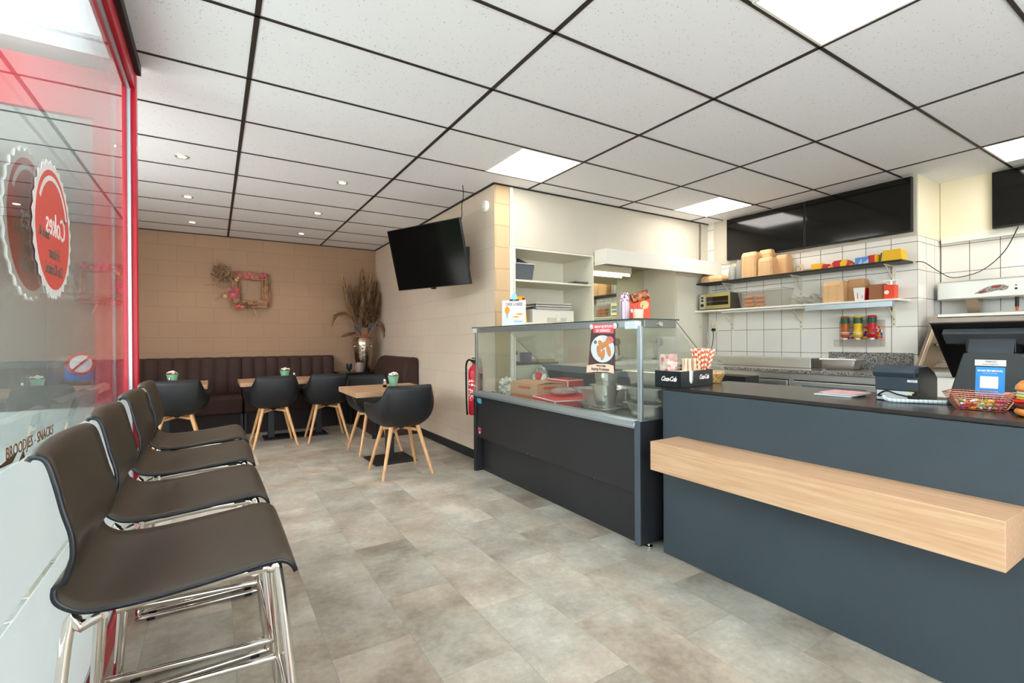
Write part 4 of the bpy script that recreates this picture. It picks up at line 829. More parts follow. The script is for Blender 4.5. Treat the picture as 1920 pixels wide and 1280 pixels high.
for i in range(18):
    z = TZ+i*.0062
    if not first:
        first = obj('paper_cup', MB().lathe([(.034, 0), (.035, .003), (.027, .058), (.026, .058), (.0335, .004)][:], (0, 0, 0), 20), cupm, origin=(0, 0, 0)); first['group'] = 'nested paper cups on the display case'; first['category'] = 'cup'; o = first
    else: o = first.copy(); C.objects.link(o)
    o.location = (2.10, 2.085, z); o['label'] = 'upturned patterned paper cup in the nested stack on the display case'
t = thing('snack_carton_display', 'orange snack packet standing behind the wooden cup on the display case', 'packet')
obj('packet_body', MB().box(-.06, .06, -.02, .02, 0, .115).prism([(-.045, .115), (.06, .115), (.055, .128), (-.02, .126)], 'y', -.015, .015), mat('packet_orange', (232, 66, 28), .5), t, .003)
obj('picture_tube', MB().cyl((-.05, -.025, .125), (.045, -.025, .155), .028, .03, 14), mat_pattern('chocolate_print', [(92, 46, 50), (150, 84, 60), (70, 34, 40), (206, 120, 50)], 60), t)
obj('white_patch', MB().box(-.055, .0, -.0215, -.0203, .045, .065), whitep, t)
obj('printed_plate', MB().prism([(.025+.026*math.cos(i*.4), .09+.026*math.sin(i*.4)) for i in range(16)], 'y', -.0225, -.0205), mat('plate_tan', (222, 176, 120), .6), t)
place(t, 2.17, 2.035, TZ, -.6)
t = thing('wooden_cup', 'pale ribbed wooden cup holding stirrers on the display case corner', 'cup', (2.10, 1.978, TZ))
obj('cup_body', MB().lathe([(.026, 0), (.028, .003), (.031, .058), (.029, .058), (.026, .006), (0, .006)], (2.10, 1.978, TZ), 24), mat('pale_wood_cup', (236, 206, 178), .6), t)
for i in range(3):
    o = obj('stirrer', MB().cyl((2.10+.01*i-.01, 1.978, TZ+.008), (2.09+.025*i-.03, 1.99-.02*i, TZ+.085), .0022, n=6), mat('stirrer_purple', (110, 60, 78), .5)); tag(o, ('purple stirrer leaning left in the wooden cup', 'purple stirrer upright in the wooden cup', 'purple stirrer leaning right in the wooden cup')[i], 'stirrer')

# ------------------------------------------------------------------ service counter
CT = .912
t = thing('service_counter', 'long navy service counter with black top at the right', 'counter', (2.35, .2, 0))
obj('front_panel', MB().box(2.087, 2.107, -1.6, 1.79, .004, .893), navy, t, .002)
obj('counter_body', MB().box(2.108, 2.62, -1.6, 1.789, 0, .893), navy, t, .002)
obj('worktop', MB().box(2.080, 2.68, -1.6, 1.795, .897, CT), mat('dark_worktop', (44, 38, 36), .24, var=.1, vscale=6), t, .002)
obj('shadow_gap', MB().box(2.095, 2.60, -1.59, 1.78, .893, .897), black, t)
t = thing('wooden_bar', 'pale oak rectangular bar shelf mounted along the front of the counter', 'shelf', (1.98, 1.04, .51))
obj('shelf_beam', MB().box(1.870, 2.0865, .405, 1.685, .512, .656), mat_wood('pale_oak', (188, 146, 110), (204, 168, 134), 1, 9, .42), t, .0015)
# cola napkin box
t = thing('napkin_box', 'black cola branded napkin and cutlery box on the counter end', 'box')
bx = mat('box_black_gloss', (20, 24, 30), .25)
a, b_, h = .325, .155, .088
obj('box_side', MB().box(0, .004, 0, b_, 0, h), bx, t); obj('box_side', MB().box(a-.004, a, 0, b_, 0, h), bx, t)
obj('box_side', MB().box(0, a, b_-.004, b_, 0, h), bx, t); obj('box_base', MB().box(0, a, 0, b_, 0, .004), bx, t)
obj('box_front', MB().prism([(0, 0), (a, 0), (a, h), (.135, h), (.135, .035), (.125, .022), (.11, .018), (.095, .022), (.085, .035), (.085, h), (0, h)], 'y', 0, .004), bx, t)
cw = mat('white_ink', (245, 240, 238), .6)
sh = Matrix(((1, .35, 0, 0), (0, 1, 0, 0), (0, 0, 1, 0), (0, 0, 0, 1)))
text('lettering', 'Coca-Cola', .036, frame3((.235, -.0008, .05), (1, 0, 0), (0, 0, 1)) @ sh, cw, t, squash=.75, spacing=.82, bold=.0005)
text('lettering', 'Coca-Cola', .036, frame3((-.0008, b_/2-.01, .046), (0, -1, 0), (0, 0, 1)) @ sh, cw, t, squash=.72, spacing=.82, bold=.0005)
place(t, 2.066, 1.655, CT+.0005, .12)
def onbox(x, y): ca, sa = math.cos(.12), math.sin(.12); return 2.066+x*ca-y*sa, 1.655+x*sa+y*ca
x, y = onbox(.115, .08); nb = obj('napkin_stack', MB().box(-.09, .09, -.066, .066, 0, .075).rot(.12).xf(Matrix.Translation((x, y, CT+.006))), whitep); tag(nb, 'stack of white napkins inside the black cola box', 'napkins')
x, y = onbox(.06, .11); t = thing('acrylic_holder', 'clear acrylic holder with pink printed sachets beside the cola box', 'holder', (x, y, CT+.083))
obj('acrylic_wall', MB().box(x-.05, x+.05, y-.035, y-.033, CT+.083, 1.185).box(x-.05, x+.05, y+.033, y+.035, CT+.083, 1.185).box(x-.051, x-.049, y-.035, y+.035, CT+.083, 1.185).box(x+.049, x+.051, y-.035, y+.035, CT+.083, 1.185), mat_glass('acrylic', (.97, .97, .97), 1.45, .04, (.9, .9, .9), 1), t)
obj('sachets', MB().box(x-.042, x+.042, y-.024, y+.024, CT+.088, 1.09), mat_pattern('sachet_print', [(232, 206, 186), (226, 170, 160), (236, 222, 206), (210, 110, 100)], 55, alpha=.9), t)
fk = mat('birch_cutlery', (232, 196, 164), .6)
forkmb = MB().box(-.001, .001, -.010, .010, .030, .042).box(-.001, .001, -.009, -.004, .0, .031).box(-.001, .001, -.002, .003, .0, .031).box(-.001, .001, .005, .010, .0, .031).prism([(-.010, .042), (.010, .042), (.006, .062), (.005, .085), (.0075, .11), (-.0075, .11), (-.005, .085), (-.006, .062)], 'x', -.001, .001)
f0 = None
for i in range(10):
    u = .175+.0125*i+(.018 if i > 4 else 0); x, y = onbox(u, .08+.02*math.sin(i*2.1))
    if not f0: f0 = obj('wooden_fork', forkmb, fk, origin=(0, 0, 0)); o = f0
    else: o = f0.copy(); C.objects.link(o)
    o.location = (x, y, CT+.04); o.rotation_euler = (R.uniform(-.06, .06), R.uniform(-.08, .08), .8+.6*R.random()); o['label'] = 'birch wood fork standing tines down in the cola box'; o['category'] = 'fork'; o['group'] = 'wooden forks in the cola box'
cup = thing('straw_cup', 'low black cup that holds the striped straws behind the cola box', 'cup', (2.37, 1.76, CT+.0005))
obj('cup_wall', MB().lathe([(.030, 0), (.033, .085), (.031, .085), (.028, .004), (0, .004)], (2.385, 1.765, CT+.0005), 20), bx, cup)
strm = mat_stripes('orange_white_spiral', [(238, 112, 30), (246, 238, 230)], 34, (.35, .2, 1), .5); s0 = None
for i in range(44):
    a = 2.399963*i; r = .0042*math.sqrt(i)
    if not s0: s0 = obj('paper_straw', MB().tube([(0, 0, 0), (0, 0, .20)], .0038, 7), strm, origin=(0, 0, 0)); o = s0
    else: o = s0.copy(); C.objects.link(o)
    bx0, by0 = 2.385+r*.8*math.cos(a), 1.765+r*.8*math.sin(a); o.location = (bx0, by0, CT+.006)
    tp = Vector((2.385+(r*2.5)*math.cos(a)+.008, 1.765+r*2.5*math.sin(a)-.004, CT+.20+.008*R.random())); d = (tp-Vector(o.location)).normalized(); o.rotation_mode = 'QUATERNION'; o.rotation_quaternion = d.to_track_quat('Z', 'Y')
    o['label'] = 'orange and white striped paper straw in the bundle beside the cola box'; o['category'] = 'straw'; o['group'] = 'striped paper straws'
t = thing('pasta_jar', 'tilted hexagonal glass jar of yellow pasta behind the straws', 'jar', (2.50, 1.775, CT))
hx = lambda r, z: [(2.51+r*math.cos(i*PI/3+.3), 1.775+r*math.sin(i*PI/3+.3), z) for i in range(6)]
m = MB().add(hx(.045, CT+.0005)+hx(.068, CT+.055)+hx(.05, CT+.12)+hx(.035, CT+.135), [tuple(range(6))[::-1]]+[(r*6+i, r*6+(i+1) % 6, (r+1)*6+(i+1) % 6, (r+1)*6+i) for r in range(3) for i in range(6)]); obj('jar_glass', m, mat_glass('jar_glass', (.93, .95, .93), 1.5, .08, (.8, .82, .78), 1), t)
m = MB().add(hx(.042, CT+.003)+hx(.063, CT+.055)+hx(.06, CT+.07), [tuple(range(6))[::-1], (12, 13, 14, 15, 16, 17)]+[(r*6+i, r*6+(i+1) % 6, (r+1)*6+(i+1) % 6, (r+1)*6+i) for r in range(2) for i in range(6)]); o = obj('pasta', m, mat_pattern('dry_pasta', [(222, 170, 90), (206, 146, 66), (236, 196, 120), (180, 120, 50)], 170), t)

# receipt printer
pr_ = mat('printer_charcoal', (44, 54, 64), .4)
t = thing('receipt_printer', 'dark blue-grey receipt printer with cable at its back on the counter', 'printer')
w_, d_, h_ = .145, .20, .142
obj('printer_body', MB().prism([(0, .0), (0, .10), (-.008, .118), (0, .135), (.02, h_), (.10, h_), (.17, .115), (.20, .09), (.20, 0)], 'x', .0, w_), mat('printer_side', (24, 26, 29), .45), t, .004)
obj('rear_cover', MB().box(.0, w_, -.003, 0, .045, .100), pr_, t, .002)
obj('lid_roll', MB().prism([(-.010, .098), (-.016, .118), (-.008, .136), (.018, .1455), (.06, .146), (.06, .139), (.0, .10)], 'x', -.006, w_-.008), pr_, t, .004)
obj('paper_slot', MB().box(.02, w_-.03, .03, .04, .1455, .1475), black, t)
obj('connector_plate', MB().box(.006, w_-.02, -.0045, -.003, .004, .042), mat('plate_grey', (196, 200, 202), .4), t)
obj('maker_label', MB().box(.110, .142, -.0045, -.003, .080, .089), whitep, t); text('lettering', 'CITIZEN', .006, frame3((.126, -.0047, .0845), (1, 0, 0), (0, 0, 1)), ink, t)
obj('power_cable', MB().tube(catmull([(.03, -.008, .02), (.02, -.03, .022), (.05, -.035, .042), (.09, -.03, .03), (.13, -.012, .022)], 5), .0035, 6).cyl((.115, -.012, .022), (.15, -.010, .020), .007), rubber, t)
obj('yellow_tag', MB().box(.118, .132, -.0052, -.0046, .036, .042), mat('tag_yellow', (226, 190, 40), .5), t)
place(t, 2.36, .90, CT+.0005, -PI/2)
o = obj('white_cable_tube', MB().tube(catmull([(2.318, .855, CT+.02), (2.298, .84, CT+.013), (2.30, .815, CT+.0085), (2.34, .765, CT+.0085), (2.38, .70, CT+.0085), (2.42, .66, CT+.0085)], 6), .0075, 10), mat_stripes('spiral_wrap', [(196, 206, 210), (196, 206, 210), (196, 206, 210), (160, 172, 178)], 70, (.6, -.8, 0), .5)); tag(o, 'white spiral cable tube running from the printer along the counter', 'cable')
t = thing('lid_stack', 'flat pink and clear plastic lids lying left of the printer', 'lids', (2.42, 1.05, CT))
obj('clear_lid', MB().box(2.33, 2.47, .98, 1.13, CT+.0005, CT+.007).box(2.345, 2.49, .965, 1.10, CT+.008, CT+.013), mat('cloudy_lid', (196, 198, 200), .2), t, .002); obj('pink_sheet', MB().box(2.345, 2.50, .97, 1.115, CT+.0135, CT+.0155), mat('pink_card', (214, 160, 160), .5, var=.1, vscale=20), t)

# point-of-sale terminal
t = thing('register_terminal', 'black touch screen register turned away on a wedge stand on the counter', 'cash register', (2.45, .56, CT))
y0, y1 = .375, .735
pz = lambda q: (2.405+(2.655-2.405)*q, 1.228+(1.000-1.228)*q)
(xa, za), (xb, zb) = pz(0), pz(1); nx, nz = -.675, -.74   # outward normal of the back side (down, towards customers)
nl = math.hypot(zb-za, xb-xa); nx, nz = (zb-za)/nl, -(xb-xa)/nl
sl = lambda q0, q1, d0, d1: [(pz(q0)[0]+nx*d0, pz(q0)[1]+nz*d0), (pz(q1)[0]+nx*d0, pz(q1)[1]+nz*d0), (pz(q1)[0]+nx*d1, pz(q1)[1]+nz*d1), (pz(q0)[0]+nx*d1, pz(q0)[1]+nz*d1)]
obj('screen_housing', MB().prism(sl(0, 1, 0, -.022), 'y', y0, y1), mat('terminal_black', (17, 17, 18), .35), t, .003)
obj('top_trim', MB().prism(sl(-.008, .014, .002, -.024), 'y', y0-.002, y1+.002), mat('trim_taupe', (96, 84, 72), .4), t, .002)
obj('rear_hood', MB().prism(sl(.10, .28, .0005, .028), 'y', y0+.02, y1-.035), mat('hood_grey', (66, 68, 70), .35), t, .004)
obj('vent_strip', MB().prism(sl(.281, .34, .0005, .016), 'y', y0+.03, y1-.055), mat_stripes('vents', [(50, 52, 60), (30, 31, 36)], 45, (0, 1, 0)), t)
obj('certificate_label', MB().prism(sl(.83, .93, .0005, .0015), 'y', y1-.075, y1-.060), mat('grey_sticker', (120, 124, 128), .5), t)
obj('hinge_block', MB().prism([(2.435, 1.168), (2.435, 1.115), (2.55, 1.115), (2.53, 1.168)], 'y', .50, .635), mat('terminal_black', (17, 17, 18), .35), t, .002)
obj('hinge_plate', MB().prism([(2.415, 1.098), (2.410, 1.102), (2.436, 1.172), (2.441, 1.170)], 'y', .502, .625), mat('hinge_grey', (52, 56, 62), .35), t, .002)
obj('hinge_barrel', MB().cyl((2.417, .500, 1.096), (2.417, .627, 1.096), .009), mat('hinge_blue', (96, 110, 124), .3), t)
obj('stand', MB().hexa([(2.385, .405, CT+.0005), (2.60, .405, CT+.0005), (2.60, .68, CT+.0005), (2.385, .68, CT+.0005)], [(2.405, .475, 1.112), (2.50, .475, 1.112), (2.50, .635, 1.112), (2.405, .635, 1.112)]), mat('stand_charcoal', (40, 42, 42), .5), t, .006, 3)
def face(u, z): return 2.3835+(z-CT)*.1  # front face of the stand
Ms = lambda y, z, e=.0: frame3((face(0, z)-.0012-e, y, z), (0, -1, 0), (.1, 0, 1))
def stq(name, y0, y1, z0, z1, m, e=0): f0, f1 = face(0, z0), face(0, z1); obj(name, MB().hexa([(f0-.001-e, y0, z0), (f0-e, y0, z0), (f0-e, y1, z0), (f0-.001-e, y1, z0)], [(f1-.001-e, y0, z1), (f1-e, y0, z1), (f1-e, y1, z1), (f1-.001-e, y1, z1)]), m, t)
stq('service_label', .517, .600, 1.066, 1.088, mat('label_white', (214, 214, 208), .5)); text('lettering', 'MAGIC', .010, Ms(.555, 1.081), ink, t); text('lettering', 'service & onderhoud', .005, Ms(.558, 1.072), ink, t)
stq('payment_card', .519, .597, .955, 1.062, mat('card_blue', (44, 136, 206), .4)); stq('card_white_square', .536, .584, .985, 1.028, whitep, .0012)
text('lettering', 'SCAN EN BETAAL', .0085, Ms(.558, 1.048, .0004), tw, t, bold=.0002); text('lettering', 'scan de code met je app', .0038, Ms(.558, 1.040, .0004), tw, t)
# copper wire basket with sweets
cop = mat('copper_wire', (206, 130, 108), .25, .9)
t = thing('wire_basket', 'small copper wire fry basket full of sweets at the counter edge', 'basket')
B0 = (.125, .085); B1 = (.185, .125); hB = .058
def bq(s, u, v): w = B0[0]+(B1[0]-B0[0])*s; d = B0[1]+(B1[1]-B0[1])*s; return (u*w/2, v*d/2, hB*s+.003)
mw = MB(); n = 17
for s_ in [i/8 for i in range(9)]: mw.tube([bq(s_, -1, -1), bq(s_, 1, -1), bq(s_, 1, 1), bq(s_, -1, 1)], .0006, 4, closed=True)
for i in range(n+1):
    u = -1+2*i/n
    for v in (-1, 1): mw.tube([bq(0, u, v), bq(1, u, v)], .0005, 4, caps=False)
    mw.tube([bq(0, u, -1), bq(0, u, 1)], .0005, 4, caps=False)
for i in range(16):
    v = -1+2*i/15
    for u in (-1, 1): mw.tube([bq(0, u, v), bq(1, u, v)], .0005, 4, caps=False)
obj('mesh_bowl', mw, cop, t, fix=False)
obj('rim_wire', MB().tube([bq(1, -1, -1), bq(1, 1, -1), bq(1, 1, 1), bq(1, -1, 1)], .0016, 6, closed=True).tube([bq(0, -1, -1), bq(0, 1, -1), bq(0, 1, 1), bq(0, -1, 1)], .0013, 6, closed=True), cop, t)
for e in (0, 1):
    obj('handle_wire', MB().tube([(.030+.024*e, -.047, .004), (.055+.024*e, -.062, .058), (.065+.024*e, -.058, .066), (.16, -.045+.012*e, .085), (.19, -.04, .090)], .0016, 6), cop, t)
bkx, bky = 2.325, .565
place(t, bkx, bky, CT+.0005, -1.50)
cols = [(226, 40, 44), (240, 160, 40), (110, 190, 50), (226, 60, 130), (240, 236, 232), (250, 206, 60), (230, 226, 240)]
cm = [mat('sweet_wrap_%s' % ['red', 'orange', 'green', 'pink', 'white', 'yellow', 'lilac'][i], c_, .3) for i, c_ in enumerate(cols)]
swm = [None]*7; cn = ['red', 'orange', 'green', 'pink', 'white', 'yellow', 'lilac']
for i in range(70):
    q = i % 7; lay = i//28; u, v = R.uniform(-.8, .8), R.uniform(-.75, .75); z = .009+lay*.011
    lx, ly = u*(B0[0]/2-.004+lay*.006), v*(B0[1]/2-.004+lay*.004); ca, sa = math.cos(-1.5), math.sin(-1.5)
    if not swm[q]:
        m = MB().ball((0, 0, 0), .0085, .006, .005, 8, 6); m.add([(.007, 0, 0), (.015, .005, .002), (.015, -.005, -.002)], [(0, 1, 2)]); m.add([(-.007, 0, 0), (-.015, .005, -.002), (-.015, -.005, .002)], [(0, 1, 2)]); o = swm[q] = obj('wrapped_sweet', m, cm[q], origin=(0, 0, 0), fix=False)
    else: o = swm[q].copy(); C.objects.link(o)
    o.location = (bkx+lx*ca-ly*sa, bky+lx*sa+ly*ca, CT+z); o.rotation_euler = (R.uniform(-.5, .5), R.uniform(-.5, .5), R.uniform(0, 6.3)); o['label'] = 'small sweet in %s wrapper in the copper basket' % cn[q]; o['category'] = 'sweet'; o['group'] = '%s sweets in the copper basket' % cn[q]
# decorative burger
bx_, by_ = 2.245, .405
t = thing('model_burger', 'decorative plastic burger at the right end of the counter', 'burger', (bx_, by_, CT+.0005))
bun = mat('bun_glaze', (226, 142, 70), .3, var=.1, vscale=12)
obj('bottom_bun', MB().lathe([(.045, 0), (.058, .008), (.060, .018), (.054, .026), (0, .026)], (bx_, by_, CT+.0005), 32), bun, t)
obj('patty', MB().lathe([(.05, .026), (.057, .032), (.057, .042), (.05, .047), (0, .047)], (bx_, by_, CT+.0005), 32), mat('patty_brown', (112, 56, 38), .5, bump=.5, bscale=90), t)
m = MB(); ring = []
for i in range(48): a = 2*PI*i/48; ring.append((bx_+(.056+.004*math.sin(7*a))*math.cos(a), by_+(.056+.004*math.sin(7*a))*math.sin(a), CT+.0505+.002*math.sin(5*a)))
obj('ketchup', m.tube(ring, .0045, 8, closed=True), mat('ketchup_red', (214, 34, 26), .3), t)
obj('tomato_slice', MB().lathe([(.054, .047), (.056, .05), (.054, .056), (0, .056)], (bx_, by_, CT+.0005), 32), mat('ketchup_red', (214, 34, 26), .3), t)
obj('cheese_slice', MB().lathe([(.052, .0565), (.055, .0585), (.052, .062), (0, .062)], (bx_, by_, CT+.0005), 32), mat('cheese_yellow', (240, 196, 60), .4), t)
obj('lettuce', MB().lathe([(.05, .0625), (.056, .066), (.054, .073), (0, .073)], (bx_, by_, CT+.0005), 32), mat('lettuce_pale', (200, 212, 130), .5), t)
obj('onion_layer', MB().lathe([(.052, .0735), (.055, .077), (.052, .081), (0, .081)], (bx_, by_, CT+.0005), 32), mat('onion_cream', (232, 224, 214), .4), t)
obj('top_bun', MB().lathe([(.052, .0815), (.058, .088), (.056, .100), (.044, .115), (.024, .123), (0, .126)], (bx_, by_, CT+.0005), 32), bun, t)
# ------------------------------------------------------------------ shelf cabinet and recess in the kitchen wall
lam = mat('cream_laminate', (226, 220, 202), .45)
t = thing('shelf_cabinet', 'built-in open white shelf cabinet beside the brick pillar', 'cabinet', (2.88, 4.04, 0))
X0, X1 = 2.388, 3.372
obj('side_panel', MB().box(X0, X0+.018, 3.79, 4.28, 0, 2.05), lam, t, .001); obj('side_panel', MB().box(X1-.018, X1, 3.79, 4.28, 0, 2.05), lam, t, .001)
obj('top_panel', MB().box(X0+.0185, X1-.0185, 3.79, 4.28, 2.03, 2.05), lam, t, .001)
obj('back_panel', MB().box(X0+.0185, X1-.0185, 4.281, 4.298, 0, 2.05), lam, t)
for z in (1.745, 1.335, .93): obj('shelf_board', MB().box(X0+.0185, X1-.0185, 3.80, 4.28, z-.018, z), lam, t, .001)
obj('base_front', MB().box(X0+.0185, X1-.0185, 3.80, 3.82, 0, .911), lam, t)
for z, y in ((1.68, 3.86), (1.50, 3.86), (1.95, 3.9), (1.70, 4.2)): obj('shelf_peg', MB().cyl((X1-.026, y, z), (X1-.0185, y, z), .006, n=8), mat('peg_cream', (226, 206, 140), .5), t)
t = thing('storage_bin', 'clear plastic bin with black folder on the upper cabinet shelf', 'box', (2.52, 3.95, 1.7455))
obj('bin_body', MB().taper(2.535, 3.97, 1.7455, 1.90, .20, .24, .235, .27), mat('smoky_bin', (88, 92, 98), .3, alpha=.85), t); obj('bin_rim', MB().box(2.415, 2.66, 3.83, 4.11, 1.90, 1.909), mat('clear_rim', (206, 206, 206), .3, alpha=.8), t)
obj('black_folder', MB().prism([(2.47, 1.88), (2.64, 1.86), (2.645, 1.90), (2.475, 1.955)], 'y', 3.86, 3.88), black, t)
obj('side_label', MB().box(2.412, 2.414, 3.86, 3.90, 1.77, 1.89), mat('label_red', (200, 70, 60), .5), t)
o = obj('magazines', MB().box(3.10, 3.32, 3.84, 4.08, 1.7455, 1.755).box(3.16, 3.33, 3.83, 4.05, 1.7555, 1.772), mat('magazine_cover', (80, 84, 90), .3, var=.4, vscale=12)); tag(o, 'dark magazines lying at the right of the upper cabinet shelf', 'magazines')
t = thing('letter_trays', 'stacked clear letter trays on the grey file box in the cabinet', 'trays', (2.95, 3.98, 1.335))
for k in range(3): obj('tray', MB().box(2.70, 3.15, 3.88, 4.12, 1.478+.025*k, 1.482+.025*k).box(2.70, 3.15, 3.878, 3.882, 1.482+.025*k, 1.496+.025*k), mat('tray_grey', (196, 190, 182), .3, alpha=.9), t)
obj('tray_papers', MB().box(2.72, 3.13, 3.90, 4.1, 1.4825, 1.4965), mat('papers_taupe', (150, 130, 120), .6), t)
for x in (2.69, 3.13): obj('tray_foot', MB().box(x, x+.03, 3.88, 3.91, 1.4770, 1.4975), mat('teal_clip', (30, 120, 150), .4), t)
t = thing('file_box', 'off-white file box with front latch on the middle cabinet shelf', 'box', (2.93, 3.98, 1.3355))
obj('box_body', MB().box(2.665, 3.185, 3.89, 4.14, 1.3355, 1.476), mat('off_white_plastic', (222, 218, 206), .4), t, .004); obj('recess', MB().box(2.84, 3.08, 3.886, 3.8895, 1.345, 1.395), mat('tray_taupe', (196, 188, 174), .4), t); obj('latch', MB().box(2.955, 3.0, 3.878, 3.8855, 1.36, 1.44), mat('off_white_plastic', (222, 218, 206), .4), t, .003)
t = thing('yellow_packet', 'tall yellow snack packet with red logo on the middle cabinet shelf', 'packet')
obj('packet_body', MB().taper(0, 0, 0, .255, .16, .05, .13, .012), mat('packet_yellow', (240, 186, 14), .4, var=.08, vscale=12), t, .004)
obj('logo_patch', MB().prism([(.03, .245), (.062, .245), (.06, .225), (.045, .212), (.032, .222)], 'y', -.011, -.0085), mat('logo_red', (190, 30, 50), .5), t)
obj('star_print', MB().prism([(.035+(.022 if i % 2 else .009)*math.cos(i*PI/5), .12+(.022 if i % 2 else .009)*math.sin(i*PI/5)) for i in range(10)], 'y', -.0175, -.0150), mat('snack_orange', (240, 150, 40), .6), t)
obj('print_bar', MB().box(-.04, .02, -.0120, -.0095, .212, .222), mat('logo_red', (190, 30, 50), .5), t)
place(t, 2.492, 3.87, 1.3355, 0)
o = obj('paper_sheets', MB().box(2.55, 2.645, 3.83, 4.05, 1.3355, 1.341), whitep); tag(o, 'loose sheets of paper lying between the yellow packet and file box', 'paper')
# lower compartment
o = obj('black_tray', MB().box(2.42, 2.95, 3.85, 4.15, .9305, .952), black, bevel=.004); tag(o, 'flat black tray on the lower cabinet shelf behind the case', 'tray')
o = obj('purple_pot', MB().lathe([(.05, 0), (.055, .003), (.062, .095), (.058, .095), (.05, .01), (0, .01)], (2.62, 3.95, .9525), 24), mat('purple_plastic', (96, 70, 110), .4)); tag(o, 'purple plastic pot on the black tray behind the case glass', 'pot')
t = thing('dark_bottle', 'dark bottle with pale label left of the purple pot', 'bottle', (2.475, 3.93, .9525)); obj('bottle_body', MB().lathe([(.028, 0), (.03, .004), (.03, .10), (.014, .125), (.014, .14), (0, .14)], (2.475, 3.93, .9525), 20), mat('dark_bottle_glass', (46, 34, 32), .25), t); obj('bottle_label', MB().box(2.46, 2.49, 3.897, 3.8995, .965, 1.03), mat('label_white', (214, 214, 208), .5), t)
o = obj('bread_paper', MB().box(2.72, 2.92, 3.86, 4.05, .9525, .975), mat('kraft_paper', (200, 160, 100), .7, var=.1, vscale=15), bevel=.004); tag(o, 'kraft paper parcel on the black tray right of the purple pot', 'parcel')

# recess with mirror, worktop and valance
o = obj('mirror', MB().box(3.40, 4.655, 4.285, 4.298, .935, 2.052), mat('mirror_silver', (226, 226, 206), .02, 1)); tag(o, 'large mirror on the back of the lit kitchen recess', 'mirror')
o = obj('recess_worktop', MB().box(3.374, 4.655, 3.80, 4.284, .89, .93), whitelam, bevel=.002); tag(o, 'white worktop inside the kitchen recess in front of the mirror', 'worktop')
o = obj('base_cabinet', MB().box(3.374, 4.655, 3.83, 4.284, 0, .889), lam, bevel=.002); tag(o, 'cream base cabinet below the recess worktop', 'cabinet')
t = thing('tall_cupboard', 'cream tall cupboard with one door right of the mirror recess', 'cabinet', (4.9, 4.04, 0))
obj('carcass', MB().box(4.658, 5.139, 3.80, 4.298, 0, 2.052), lam, t, .001); obj('cupboard_door', MB().box(4.666, 5.131, 3.781, 3.7995, .10, 1.925), lam, t, .002)
obj('upper_panel', MB().box(4.666, 5.131, 3.785, 3.7995, 1.935, 2.045), lam, t, .001); obj('door_knob', MB().cyl((5.07, 3.76, 1.33), (5.07, 3.781, 1.33), .008).ball((5.07, 3.755, 1.33), .012), mat('peg_cream', (226, 206, 140), .5), t)
t = thing('valance', 'white valance box over the recess and cupboard', 'valance', (4.32, 3.7, 1.94))
obj('front_board', MB().box(3.375, 5.268, 3.607, 3.625, 1.94, 2.098), whitelam, t, .001); obj('end_board', MB().box(3.375, 3.393, 3.6255, 3.7795, 1.94, 2.098), whitelam, t, .001); obj('top_board', MB().box(3.3935, 5.268, 3.6255, 3.7795, 2.08, 2.098), whitelam, t)
t = thing('strip_light', 'lit fluorescent strip above the mirror in the kitchen recess', 'strip light', (4.0, 4.2, 1.95))
obj('light_fitting', MB().box(3.42, 4.35, 4.20, 4.25, 1.97, 2.05), whitelam, t, .003); obj('light_tube', MB().cyl((3.44, 4.215, 1.95), (4.33, 4.215, 1.95), .010), mat('tube_glow', (255, 236, 190), .5, emit=9), t)
t = thing('desk_lamp', 'small dark lamp with round head on the recess worktop', 'lamp', (4.50, 3.95, .93))
obj('lamp_head', MB().lathe([(.0, -.02), (.045, -.018), (.052, 0), (.052, .012), (0, .014)], (0, 0, 0), 28).xf(Matrix.Translation((4.53, 3.93, 1.14)) @ Matrix.Rotation(PI/2, 4, 'X')), mat('lamp_grey', (70, 72, 72), .5), t)
obj('lamp_arm', MB().tube(catmull([(4.53, 3.95, 1.10), (4.535, 3.96, 1.0), (4.53, 3.96, .945)], 5), .011, 8), mat('lamp_grey', (70, 72, 72), .5), t); obj('lamp_base', MB().lathe([(.07, 0), (.07, .008), (.03, .018), (0, .018)], (4.53, 3.96, .9305), 24), mat('lamp_grey', (70, 72, 72), .5), t)
crumple('paper_bag', 3.75, 3.95, .9305, .16, .09, .035, mat_pattern('white_bag', [(226, 222, 214), (200, 200, 196), (236, 232, 228), (180, 150, 140)], 24, .4), 'crumpled white bags lying on the recess worktop', 'bag', 11)
o = obj('wall_cable', MB().tube(catmull([(5.10, 3.785, 2.60), (5.105, 3.783, 2.5), (5.10, 3.784, 2.3), (5.095, 3.783, 2.16), (5.075, 3.784, 2.115), (5.03, 3.786, 2.103)], 5), .009, 7), mat('grey_cable', (110, 104, 98), .5)); tag(o, 'grey cable hanging from the ceiling in the kitchen wall corner', 'cable')

# ------------------------------------------------------------------ tiled wall: screens, shelves
def wall_tv(y0, y1, z0, z1, x, label):
    t = thing('menu_screen', label, 'screen', (x, (y0+y1)/2, z0)); obj('screen_housing', MB().box(x-.045, x, y0, y1, z0, z1), black, t, .003)
    obj('screen', MB().box(x-.0465, x-.0452, y0+.008, y1-.008, z0+.014, z1-.008), mat('menu_glass', (10, 10, 9), .10, spec=.5), t)
    obj('infrared_receiver', MB().box(x-.048, x-.02, (y0+y1)/2-.03, (y0+y1)/2+.03, z0-.006, z0-.0005), black, t)
wall_tv(2.612, 3.497, 2.106, 2.592, 5.2545, 'black menu screen on the tiled wall, left of the pair')
wall_tv(1.712, 2.607, 2.106, 2.592, 5.2545, 'black menu screen on the tiled wall, right of the pair')
wall_tv(.40, 1.315, 2.108, 2.592, 5.754, 'black menu screen above the fryer at the right edge')
